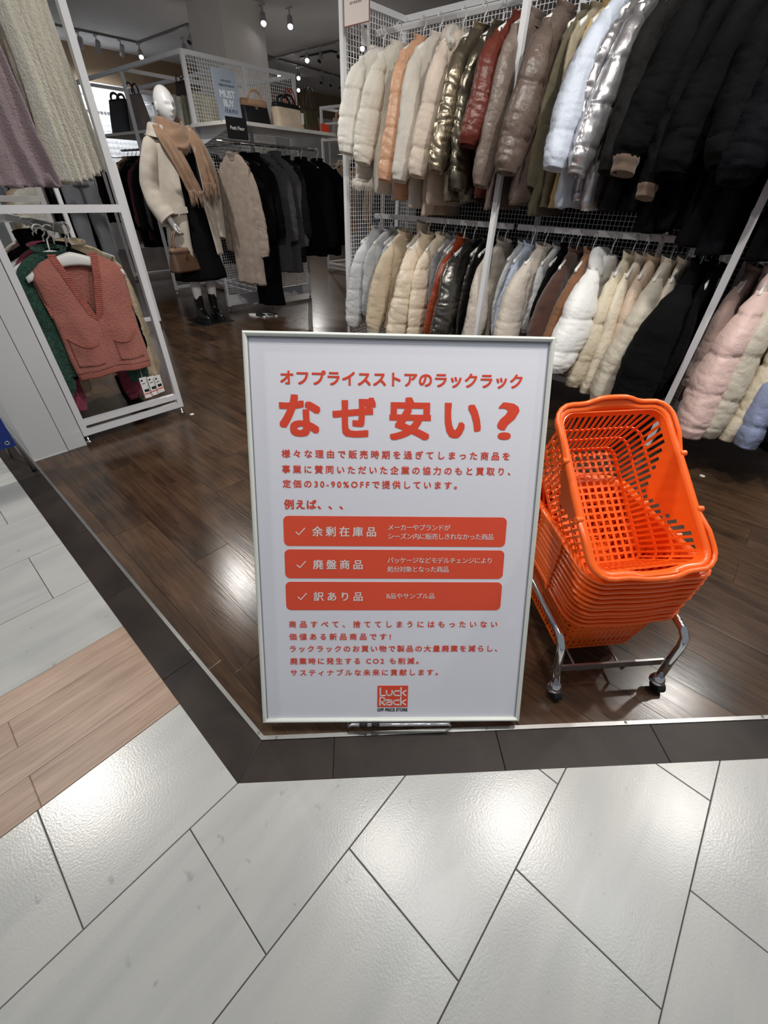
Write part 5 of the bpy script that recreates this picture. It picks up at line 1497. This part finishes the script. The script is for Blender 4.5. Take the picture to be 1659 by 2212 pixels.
for lab, mm, x in bay:
    garment(lab, x, 3.02, 1.385, R90 + rr_.uniform(-.1, .1), F_[mm], kind='coat', T=.045, L=.88 + rr_.uniform(-.08, .1), LS=.66, sr=(.085, .065), out=.05, fold=.4, hproto=HANG_B, nseg=24)
# trousers and knitwear on a rail between the left rack and the far bay
rackT = thing('clothes_rack', 'low white rail with hanging grey trousers seen through the left rack', 'clothes rack')
for x in (-4.75, -5.75):
    for y in (1.35, 1.85): post(rackT, x, y, 1.30)
    bar(rackT, (x, 1.365, 1.285), (x, 1.835, 1.285)); bar(rackT, (x, 1.365, .075), (x, 1.835, .075))
MB().tube([(-4.70, 1.6, 1.26), (-5.8, 1.6, 1.26)], .012, 12).obj('hanging_rail', CHROME, rackT, True)
def trousers(label, X, Y, Z, rz, m, L=.62, w=.17):
    t = thing('trousers', label, 'trousers', (X, Y, Z), (0, 0, rz))
    for sg in (-1, 1):
        rings = []
        for i in range(30):
            s = i / 29; z = -L * s
            cx = sg * (w * .46 + .03 * s); rx = lerp(w * .52, w * .40, s); ry = lerp(.03, .035, s)
            rings.append([(cx + rx * math.cos(a) + .006 * nz(z * 8, a, sg), ry * math.sin(a) + .008 * nz(a * 2, z * 9, sg + 3), z) for a in [2 * PI * k / 20 for k in range(20)]])
        MB().loft(rings).obj('trouser_leg', m, t, True)
    MB().loft([[(w * .98 * math.cos(a), .034 * math.sin(a), z) for a in [2 * PI * k / 28 for k in range(28)]] for z in (-.03, .012)]).obj('waistband', m, t, True)
    ch = MB(); ch.beam((-w, 0, .04), (w, 0, .04), .012, .012); ch.beam((-w * .9, 0, .05), (-w * .9, 0, -.02), .022, .014); ch.beam((w * .9, 0, .05), (w * .9, 0, -.02), .022, .014)
    ho = thing('clip_hanger', 'white clip hanger of the ' + label, 'hanger', (X, Y, Z), (0, 0, rz))
    ch.obj('clip_bar', WHITE_PLASTIC, ho)
    MB().tube([(0, 0, .04), (0, 0, .07)] + [(.02 * math.cos(math.radians(-90 + 240 * k / 10)), 0, .095 + .02 * math.sin(math.radians(-90 + 240 * k / 10))) for k in range(11)], .003, 8).obj('hook', CHROME, ho, True)
    return t
trousers('grey denim trousers hanging from a clip hanger', -5.0, 1.6, 1.15, R90 + .25, F_['denimgrey'], .66, .155)
trousers('black trousers behind the grey denim ones', -5.12, 1.6, 1.15, R90 + .1, F_['black'], .66)
trousers('dark trousers further along the low rail', -5.24, 1.6, 1.15, R90, F_['charcoal'], .66)
trousers('navy trousers further along the low rail', -5.36, 1.6, 1.15, R90, F_['navy'], .66)
for i, (lab, mm, x) in enumerate((('yellow cream ribbed knit past the trousers', 'knitcream', -5.48), ('ecru sweater at the end of the low rail', 'ecru', -5.6), ('tan sweater at the end of the low rail', 'tan', -5.7))):
    garment(lab, x, 1.45, 1.17, R90, F_[mm], kind='jacket', T=.04, L=.6, LS=.5, out=.03, fold=.5, name='sweater', cat='sweater', nseg=24)
# another knitwear row deeper on the left rack's upper level
# ------------------------------------------------------------------ racks far back on the right
rackF = thing('clothes_rack', 'white clothes rack far back behind the black jackets', 'clothes rack')
for x in (-6.3, -5.05):
    for y in (5.57, 6.15): post(rackF, x, y)
    for z in (.075, .13, RH - PT / 2): bar(rackF, (x, 5.585, z), (x, 6.135, z))
for y in (5.57, 6.15): bar(rackF, (-6.285, y, RH - PT / 2), (-5.065, y, RH - PT / 2))
for z in (.06, .115): bar(rackF, (-6.285, 5.57, z), (-5.065, 5.57, z))
MB().box(-6.28, -5.07, 5.55, 6.13, 1.70, 1.73).obj('shelf', MATS['shelf_white'], rackF)
bar(rackF, (-6.28, 5.62, 1.9), (-5.07, 5.62, 1.9), .02, .02)
MB().tube([(-6.28, 5.86, 1.56), (-5.07, 5.86, 1.56)], .012, 10).obj('hanging_rail', CHROME, rackF, True)
wire_panel((-6.28, 6.14, 0), (1, 0, 0), 1.2, .15, RH - PT, .05, .002).obj('wire_back', WHITE_METAL, rackF, kind='stuff')
for i, mm in enumerate(('oat', 'tan', 'taupewool', 'charcoal', 'camel', 'taupewool', 'dgrey', 'tan', 'oat', 'charcoal')):
    garment(['oat wool coat far back behind the black jackets', 'tan coat far back behind the black jackets', 'taupe coat on the far back rack', 'charcoal coat on the far back rack', 'camel coat on the far back rack', 'second taupe coat on the far back rack, after the camel one', 'dark grey coat on the far back rack', 'second tan coat on the far back rack, after the dark grey one', 'second oat coat deep on the far back rack', 'last charcoal coat deep on the far back rack'][i],
            -6.2 + .11 * i, 5.86, 1.47, R90 + rr_.uniform(-.1, .1), F_[mm], kind='coat', T=.045, L=.9, LS=.66, out=.05, fold=.4, hproto=HANG_B, nseg=20)
for i, x in enumerate((-6.15, -5.85)):
    bag('handbag', ['grey beige soft bag on the far back shelf', 'second grey beige bag on the far back shelf, with a handle'][i], (x, 5.8, 1.732), R90 * .3, .26, .14, .24, mat('grey_suede2', srgb(150, 142, 136), .8, 0, .1), None, 0, LT, .08, .06, .008, .8)
rackG = thing('clothes_rack', 'white rack with shelves standing before the beige back wall', 'clothes rack')
for x in (-9.0, -7.6):
    for y in (8.15, 8.7): post(rackG, x, y)
    for z in (.075, RH - PT / 2): bar(rackG, (x, 8.165, z), (x, 8.685, z))
for y in (8.15, 8.7): bar(rackG, (-8.985, y, RH - PT / 2), (-7.615, y, RH - PT / 2))
bar(rackG, (-8.985, 8.42, RH - PT / 2), (-7.615, 8.42, RH - PT / 2), PT, .05)
for z in (.3, 1.0, 1.55): MB().box(-8.98, -7.62, 8.14, 8.69, z, z + .025).obj('shelf', MATS['shelf_white'], rackG)
# low row of clothes far back left, under the brown wall
rackB = thing('clothes_rack', 'white wire backed rack against the far brown wall', 'clothes rack')
for y in (2.2, 3.6, 5.0, 6.4):
    for x in (-10.3, -10.85): post(rackB, x, y, 2.3)
    bar(rackB, (-10.3, y, 2.285), (-10.85, y, 2.285))
for x in (-10.3, -10.85): bar(rackB, (x, 2.2, 2.285), (x, 6.4, 2.285))
wire_panel((-10.84, 2.2, 0), (0, 1, 0), 4.2, .2, 2.27, .06, .003).obj('wire_back', WHITE_METAL, rackB, kind='stuff')
MB().tube([(-10.55, 2.2, 1.5), (-10.55, 6.4, 1.5)], .012, 8).obj('hanging_rail', CHROME, rackB, True)
protoF = None
for i in range(22):
    lab = 'dark coat in the row against the far brown wall'
    if protoF is None:
        protoF = garment(lab, -10.55, 2.4, 1.41, 0, F_['charcoal'], kind='coat', T=.06, L=.9, LS=.6, nseg=18, hang=False, group='far wall coats'); o = protoF
    else:
        o = copy_tree(protoF); o.location = (-10.55, 2.4 + .18 * i, 1.41); o.rotation_euler = (0, 0, rr_.uniform(-.1, .1))

# dark coats and their rail, added behind the jacket rack to darken its wire gaps
for i in range(14):
    o = copy_tree(protoF); o.location = (-2.6 + .19 * i, 3.56, 1.43 + rr_.uniform(-.03, .03)); o.rotation_euler = (0, 0, R90 + rr_.uniform(-.15, .15))
    o['label'] = 'dark coat added behind the jacket rack to darken its wire back'; o['group'] = 'added coats darkening the wire back'
bar(rackR, (-2.73, 3.56, 1.53), (.3, 3.56, 1.53), .02, .02, 'added_back_rail')
for x in RXS[:3]: bar(rackR, (x, 3.215, 1.53), (x, 3.56, 1.53), .02, .02, 'added_back_rail_arm')
# ------------------------------------------------------------------ mannequin
mq = thing('mannequin', 'white faceless shop mannequin in beige coat, camel scarf and black dress', 'mannequin', (-4.574, 2.352, 0), (0, 0, R90))
MW = mat('mannequin_white', srgb(226, 226, 226), .3, 0, .01)
# body: one skinned figure (torso, arms, legs)
def skin_body():
    me_ = bpy.data.meshes.new('body')
    J = [(-.02, 0, .95, .115, .09), (-.02, 0, 1.12, .10, .08), (-.02, 0, 1.30, .13, .09), (-.02, .0, 1.42, .10, .07), (-.02, .005, 1.50, .045, .045), (-.02, .0, 1.58, .045, .045),   # 0-5 spine
         (-.11, 0, .90, .085, .085), (-.115, -.01, .52, .055, .055), (-.115, .01, .36, .052, .055), (-.11, .02, .12, .03, .032),                                                         # 6-9 right leg
         (.07, 0, .90, .085, .085), (.06, -.01, .52, .055, .055), (.055, .01, .36, .052, .055), (.045, .02, .12, .03, .032),                                                            # 10-13 left leg
         (-.17, 0, 1.42, .045, .045), (-.305, .015, 1.16, .024, .024), (-.28, -.075, .95, .028, .028), (-.252, -.125, .865, .02, .026),                                                      # 14-17 right arm
         (.15, 0, 1.42, .05, .05), (.205, .03, 1.17, .038, .038), (.215, .0, .92, .027, .027), (.215, -.01, .84, .02, .026)]                                                             # 18-21 left arm
    E_ = [(0, 1), (1, 2), (2, 3), (3, 4), (4, 5), (0, 6), (6, 7), (7, 8), (8, 9), (0, 10), (10, 11), (11, 12), (12, 13), (3, 14), (14, 15), (15, 16), (16, 17), (3, 18), (18, 19), (19, 20), (20, 21)]
    # fingers of the hand that carries the bag, curled round its handles; and of the hanging hand
    def fingers(base, root, curl, sx):
        nonlocal J, E_
        b = Vector(J[base][:3])
        for k in range(4):
            off = Vector((0, (k - 1.5) * .017, 0))
            ln = (.030, .034, .032, .026)[k]
            p1 = b + off + Vector((sx * .002, 0, -.045)); p2 = p1 + Vector((sx * ln * curl, 0, -ln * (1 - .55 * curl))); p3 = p2 + Vector((sx * ln * .8 * curl, 0, ln * .75 * (curl * 1.5 - .9)))
            i0 = len(J); J += [(*p1, .0085, .0085), (*p2, .008, .008), (*p3, .007, .007)]; E_ += [(base, i0), (i0, i0 + 1), (i0 + 1, i0 + 2)]
        t1 = b + Vector((sx * .018, -.028, -.02)); t2 = t1 + Vector((sx * .014, -.008, -.03))
        i0 = len(J); J += [(*t1, .010, .010), (*t2, .008, .008)]; E_ += [(base, i0), (i0, i0 + 1)]
    fingers(17, 16, .85, 1); fingers(21, 20, .25, -1)
    me_.from_pydata([j[:3] for j in J], E_, [])
    o = bpy.data.objects.new('body', me_); C.objects.link(o)
    md = o.modifiers.new('skin', 'SKIN'); o.modifiers.new('sub', 'SUBSURF').levels = 2
    o.modifiers['sub'].render_levels = 2
    md.use_smooth_shade = True
    sv = me_.skin_vertices[0].data
    for i, j in enumerate(J): sv[i].radius = (j[3], j[4])
    sv[0].use_root = True
    bpy.context.view_layer.update()
    m2 = bpy.data.meshes.new_from_object(o.evaluated_get(bpy.context.evaluated_depsgraph_get()))
    bpy.data.objects.remove(o)
    for p in m2.polygons: p.use_smooth = True
    m2.materials.clear(); m2.materials.append(MW); m2.name = 'body'
    return link('body', m2, MW, mq)
skin_body()
# egg shaped head with brow, nose, lips and ears; face along -y, turned a little
def head():
    rings = []; NU, NV = 48, 44
    for i in range(1, NV):
        th = PI * i / NV; z = math.cos(th); s = math.sin(th)
        ring = []
        for k in range(NU):
            a = 2 * PI * k / NU; x = s * math.cos(a); y = s * math.sin(a)
            X_ = x * .076; Y_ = y * .098; Z_ = z * .122
            if z < 0: X_ *= 1 - .34 * (-z) ** 1.6; Y_ *= 1 - .12 * (-z) ** 2; Y_ += -.020 * (-z) ** 1.5
            else: Y_ += .012 * z
            if y < -.2:     # face side
                f = max(0, -y)
                g = lambda cx, cz, wx, wz: math.exp(-((X_ - cx) / wx) ** 2 - ((Z_ - cz) / wz) ** 2)
                Y_ -= f * (.020 * g(0, -.020, .0075, .018) + .014 * g(0, -.032, .011, .010) + .006 * g(0, .016, .045, .012))     # nose, brow
                Y_ += f * (.012 * g(.030, -.002, .016, .011) + .012 * g(-.030, -.002, .016, .011))                                 # eye sockets
                Y_ -= f * (.006 * g(0, -.058, .017, .0045) + .007 * g(0, -.068, .015, .005)); Y_ += f * (.004 * g(0, -.063, .02, .0022) + .005 * g(0, -.080, .02, .007))   # lips
                Y_ -= f * .006 * g(0, -.098, .02, .014)
            ring.append((X_, Y_, Z_))
        rings.append(ring)
    mb = MB().loft(list(reversed(rings)))
    mb.tube([(0, .02, -.06), (0, .018, -.16), (0, .01, -.2)], [.048, .046, .05], 20)
    for sg in (1, -1):
        mb.ell((sg * .074, .008, -.012), .010, .020, .032, 14, 10)
        mb.ell((sg * .078, .0, -.006), .006, .012, .02, 10, 8)
    return mb
ho_ = head().obj('head', MW, mq, True)
ho_.location = (-.028, .0, 1.672); ho_.rotation_euler = (0, 0, math.radians(4))
# base plate and boots
MB().bbox(-.21, .15, -.16, .20, .0, .008, .002).obj('base_plate', mat('dark_steel', (0.10, 0.10, 0.105, 1), .35, 1.0, .05), mq)
BT = mat('black_boot', srgb(16, 15, 15), .28, 0, .06, 20)
for x in (-.11, .045):
    rings = []
    for i in range(20):
        s = i / 19
        z = lerp(.255, .045, s)
        r = pw([(0, .045), (.25, .044), (.55, .042), (.8, .045), (1, .047)], s)
        fr_ = sm((s - .55) / .45)
        rings.append([(x + r * .95 * math.cos(a), .02 + (r + (.115 * fr_ if math.sin(a) < 0 else .012 * fr_)) * math.sin(a) * (1 if math.sin(a) > 0 else 1), z - (.0 if math.sin(a) > 0 else 0) + .022 * (1 - fr_) * 0) for a in [2 * PI * k / 24 for k in range(24)]])
    bo = MB().loft(rings).obj('boot', BT, mq, True)
    MB().loft([[(x + .048 * math.cos(a), .02 + (.165 if math.sin(a) < 0 else .060) * math.sin(a), z) for a in [2 * PI * k / 24 for k in range(24)]] for z in (.009, .046)]).obj('boot_sole', BLACK_PLASTIC, bo, False)
    MB().loft([[(x + .0475 * math.cos(a), .02 + .0475 * math.sin(a), z) for a in [2 * PI * k / 20 for k in range(20)]] for z in (.20, .205)]).obj('boot_strap', BT, bo, False)
# black dress
DB = mat('dress_black', srgb(11, 11, 12), .95, 0, .1, 20, spec=.15)
rings = []
for i in range(40):
    s = i / 39; z = lerp(1.47, .405, s)
    hw = pw([(0, .10), (.1, .165), (.32, .15), (.45, .155), (.7, .20), (1, .255)], s); th = pw([(0, .07), (.15, .115), (.45, .105), (.75, .14), (1, .175)], s)
    rings.append([(-.03 + hw * math.cos(a) * (1 + .05 * s * math.sin(9 * a)), th * math.sin(a) * (1 + .06 * s * math.sin(9 * a + 1)), z) for a in [2 * PI * k / 48 for k in range(48)]])
rings += [[(v[0] * .95, v[1] * .93, v[2] + .002) for v in rings[-1]], [(v[0] * .85, v[1] * .8, v[2] + .1) for v in rings[-1]]]
MB().loft(rings).obj('dress', DB, mq, True)
# open coat: fronts hang apart, collar, sleeves
CO = mat('coat_beige', srgb(186, 177, 165), .95, 0, .10, 14, .3, 160, sheen=.2)
def solidify_me(me_, th):
    bm = bmesh.new(); bm.from_mesh(me_); bmesh.ops.recalc_face_normals(bm, faces=bm.faces); bmesh.ops.solidify(bm, geom=bm.faces[:], thickness=th); bm.to_mesh(me_); bm.free()
    for p in me_.polygons: p.use_smooth = True
def coat_shell():
    vs = []; fs = []; NU, NVr = 44, 46
    for i in range(NVr + 1):
        s = i / NVr; z = lerp(1.50, .615, s)
        hw = pw([(0, .11), (.04, .17), (.08, .205), (.2, .215), (.5, .225), (1, .26)], s); th = pw([(0, .075), (.1, .135), (.5, .155), (1, .19)], s)
        gap = pw([(0, 30), (.2, 22), (.5, 24), (1, 30)], s)          # half opening, degrees
        for j in range(NU + 1):
            u = j / NU
            a = math.radians(-90 + gap + (360 - 2 * gap) * u)
            fold_ = 1 + .05 * s * math.sin(a * 8 + 1.3) + .03 * nz(a * 2, z * 5, 4)
            x = -.02 + hw * math.cos(a) * fold_; y = th * math.sin(a) * fold_
            # lapel edges fold outwards
            e = min(u, 1 - u)
            if e < .06 and s < .45: y -= .03 * (1 - e / .06); x += (1 if u < .5 else -1) * .018 * (1 - e / .06)
            vs.append((x, y, z + .01 * nz(a, s * 4, 7)))
    n = NU + 1
    for i in range(NVr):
        for j in range(NU): fs.append((i * n + j, i * n + j + 1, (i + 1) * n + j + 1, (i + 1) * n + j))
    me_ = MB().add(vs, fs).me('coat_body', True); solidify_me(me_, .006)
    return link('coat', me_, CO, mq)
ct = coat_shell()
# collar standing wide on the shoulders
vs = []; fs = []
NC_ = 30
for i in range(7):
    s = i / 6
    for j in range(NC_ + 1):
        a = math.radians(-50 + 280 * j / NC_)
        r = .118 + .085 * s
        vs.append((-.02 + r * 1.12 * math.cos(a), .01 + r * .85 * math.sin(a), 1.50 + .07 * math.sin(PI * min(1, s * 1.3)) - .02 * s + .03 * max(0, -math.sin(a)) * -1))
for i in range(6):
    for j in range(NC_): fs.append((i * (NC_ + 1) + j, i * (NC_ + 1) + j + 1, (i + 1) * (NC_ + 1) + j + 1, (i + 1) * (NC_ + 1) + j))
me_ = MB().add(vs, fs).me('collar', True); solidify_me(me_, .006); link('collar', me_, CO, ct)
def sleeve(path, rad, name='coat_sleeve'):
    rings = []; NN = 40
    P_ = [Vector(p) for p in path]
    def at(t):
        k = t * (len(P_) - 1); i = min(int(k), len(P_) - 2); f = k - i
        p0, p1, p2, p3 = P_[max(i - 1, 0)], P_[i], P_[i + 1], P_[min(i + 2, len(P_) - 1)]
        return .5 * ((2 * p1) + (p2 - p0) * f + (2 * p0 - 5 * p1 + 4 * p2 - p3) * f * f + (3 * p1 - p0 - 3 * p2 + p3) * f ** 3)
    pts = [at(i / NN) for i in range(NN + 1)]
    u = Vector((1, 0, 0))
    for i, p in enumerate(pts):
        t = (pts[min(i + 1, NN)] - pts[max(i - 1, 0)]).normalized(); u = (u - t * u.dot(t)).normalized(); v = t.cross(u)
        s = i / NN; r = pw(rad, s)
        rings.append([p + u * (r * math.cos(a) * (1 + .07 * nz(a * 1.5, s * 7, 2))) + v * (r * .82 * math.sin(a) * (1 + .09 * nz(a * 1.5, s * 8, 5) + .03 * math.sin(s * 50 + a))) for a in [2 * PI * k / 24 for k in range(24)]])
    c_ = pts[-1]
    rings += [[c_ + (Vector(v) - c_) * .9 for v in rings[-1]], [c_ + (Vector(v) - c_) * .82 + (pts[-4] - pts[-1]) * .8 for v in rings[-1]]]
    MB().loft(rings).obj(name, CO, ct, True)
sleeve([(-.19, 0, 1.455), (-.275, .0, 1.30), (-.315, .02, 1.14), (-.305, -.03, 1.0), (-.265, -.10, .90)], [(0, .05), (.1, .072), (.5, .074), (.8, .086), (1, .096)])
sleeve([(.17, 0, 1.455), (.255, .0, 1.30), (.275, .02, 1.10), (.255, .0, .92), (.225, -.03, .74)], [(0, .05), (.1, .072), (.5, .072), (1, .072)])
# pocket flap on the coat front
MB().add([(-.235, -.135, .99), (-.115, -.165, 1.0), (-.115, -.168, .955), (-.235, -.14, .945), (-.235, -.142, .99), (-.115, -.172, 1.0), (-.115, -.175, .955), (-.235, -.147, .945)],
         [(0, 1, 2, 3), (7, 6, 5, 4), (0, 4, 5, 1), (1, 5, 6, 2), (2, 6, 7, 3), (3, 7, 4, 0)]).obj('pocket_flap', CO, ct)
# camel scarf: cowl round the neck, two tails with fringe
SC = mat('scarf_camel', srgb(142, 112, 89), .95, 0, .12, 20, .4, 140, sheen=.35)
scf = thing('scarf', 'camel wool scarf with fringe wrapped round the mannequin neck', 'scarf', (-4.574, 2.352, 0), (0, 0, R90))
rings = []
for i in range(16):
    s = i / 15
    zc = lerp(1.60, 1.44, s)
    ring = []
    for k in range(48):
        a = 2 * PI * k / 48; fr_ = max(0, -math.sin(a))
        r = pw([(0, .082), (.15, .098), (.5, .125), (.85, .135), (1, .10)], s)
        ring.append((-.03 + r * 1.12 * math.cos(a) * (1 + .05 * nz(a * 2, s * 6, 1)), -.012 + r * (.92 + .30 * fr_ * s) * math.sin(a) * (1 + .06 * nz(a * 2, s * 6, 9)), zc - .085 * fr_ ** 1.6 * s + .03 * (1 - s) * max(0, math.sin(a)) - .028 * (1 - s) * fr_ + .012 * math.sin(s * 13 + a * 2)))
    rings.append(ring)
MB().loft([[(v[0] * .9 + -.003, v[1] * .88, v[2] - .05) for v in rings[0]]] + rings + [[(v[0] * .8, v[1] * .8, v[2] + .03) for v in rings[-1]]], False, False).obj('cowl', SC, scf, True)
def tail(path, wds, name, fr_len):
    P_ = [Vector(p) for p in path]; NN = 30; vs = []; fs = []
    def at(t):
        k = t * (len(P_) - 1); i = min(int(k), len(P_) - 2); f = k - i
        p0, p1, p2, p3 = P_[max(i - 1, 0)], P_[i], P_[i + 1], P_[min(i + 2, len(P_) - 1)]
        return .5 * ((2 * p1) + (p2 - p0) * f + (2 * p0 - 5 * p1 + 4 * p2 - p3) * f * f + (3 * p1 - p0 - 3 * p2 + p3) * f ** 3)
    NW = 14
    for i in range(NN + 1):
        s = i / NN; p = at(s); wd = pw(wds, s)
        for j in range(NW + 1):
            u = j / NW - .5
            vs.append((p.x + u * wd, p.y - .022 * math.cos(u * PI * 1.0) + .012 * math.sin(u * 16 + 2) + .006 * nz(u * 6, s * 6, 3), p.z + .01 * nz(u * 3, s * 4, 1)))
    n = NW + 1
    for i in range(NN):
        for j in range(NW): fs.append((i * n + j, i * n + j + 1, (i + 1) * n + j + 1, (i + 1) * n + j))
    me2 = MB().add(vs, fs).me(name, True); solidify_me(me2, .010)
    to = link(name, me2, SC, scf)
    rg = random.Random(5)
    for j in range(0, NW * 2 - 2):      # twisted fringe strands
        b = Vector(vs[NN * n + min(NW, int(j / 2 + .5))]) + Vector((rg.uniform(-.004, .004), rg.uniform(-.004, .004), .012))
        dx, dy = rg.uniform(-.012, .012), rg.uniform(-.010, .010)
        ln = fr_len * rg.uniform(.8, 1.1)
        MB().tube([b, b + Vector((dx * .4, dy * .4, -ln * .35)), b + Vector((dx, dy, -ln * .7)), b + Vector((dx * 1.1, dy * 1.3, -ln))], [.0042, .0040, .0036, .002], 6).obj('fringe', SC, to, True)
tail([(-.145, -.06, 1.54), (-.14, -.13, 1.45), (-.085, -.175, 1.30), (-.040, -.185, 1.18), (-.01, -.185, 1.105)], [(0, .10), (.3, .125), (1, .125)], 'scarf_tail', .115)
tail([(.10, -.05, 1.55), (.12, -.125, 1.46), (.135, -.17, 1.33), (.150, -.18, 1.22), (.158, -.18, 1.16)], [(0, .08), (.3, .11), (1, .14)], 'scarf_tail', .12)
# brown handbag held in the hand
hb = thing('handbag', 'brown leather handbag hanging from the mannequin hand', 'handbag', (-4.574 + .135, 2.352 - .243, .505), (0, 0, R90 + .25))
hb.scale = (1.12,) * 3
def hb_ring(z, h=.165, w=.27, d=.12):
    f = z / h; ww = w / 2 * lerp(1, .80, f); dd = d / 2 * lerp(1, .40, f); o_ = []
    for k in range(32):
        a = 2 * PI * k / 32; ca, sa = math.cos(a), math.sin(a)
        o_.append((abs(ca) ** .4 * (1 if ca > 0 else -1) * ww, abs(sa) ** .5 * (1 if sa > 0 else -1) * dd * (1 + .06 * math.sin(PI * f)), z))
    return o_
MB().loft([hb_ring(.165 * k / 12) for k in range(13)]).obj('bag_body', LBR, hb, True)
MB().loft([[(v[0] * 1.02, v[1] * 1.1, v[2]) for v in hb_ring(z)] for z in (.132, .168)]).obj('top_band', mat('light_brown_leather', srgb(122, 96, 78), .5, 0, .06), hb, True)
MB().box(-.012, .012, -.052, -.036, .10, .122).obj('clasp', GOLDM, hb)
for sy in (-.018, .018): MB().tube([(.07 * math.cos(a), sy * (1 - .5 * math.sin(a)), .16 + .125 * math.sin(a) ** .8) for a in [PI * k / 16 for k in range(17)]], .006, 10).obj('handle', MATS['light_brown_leather'], hb, True)
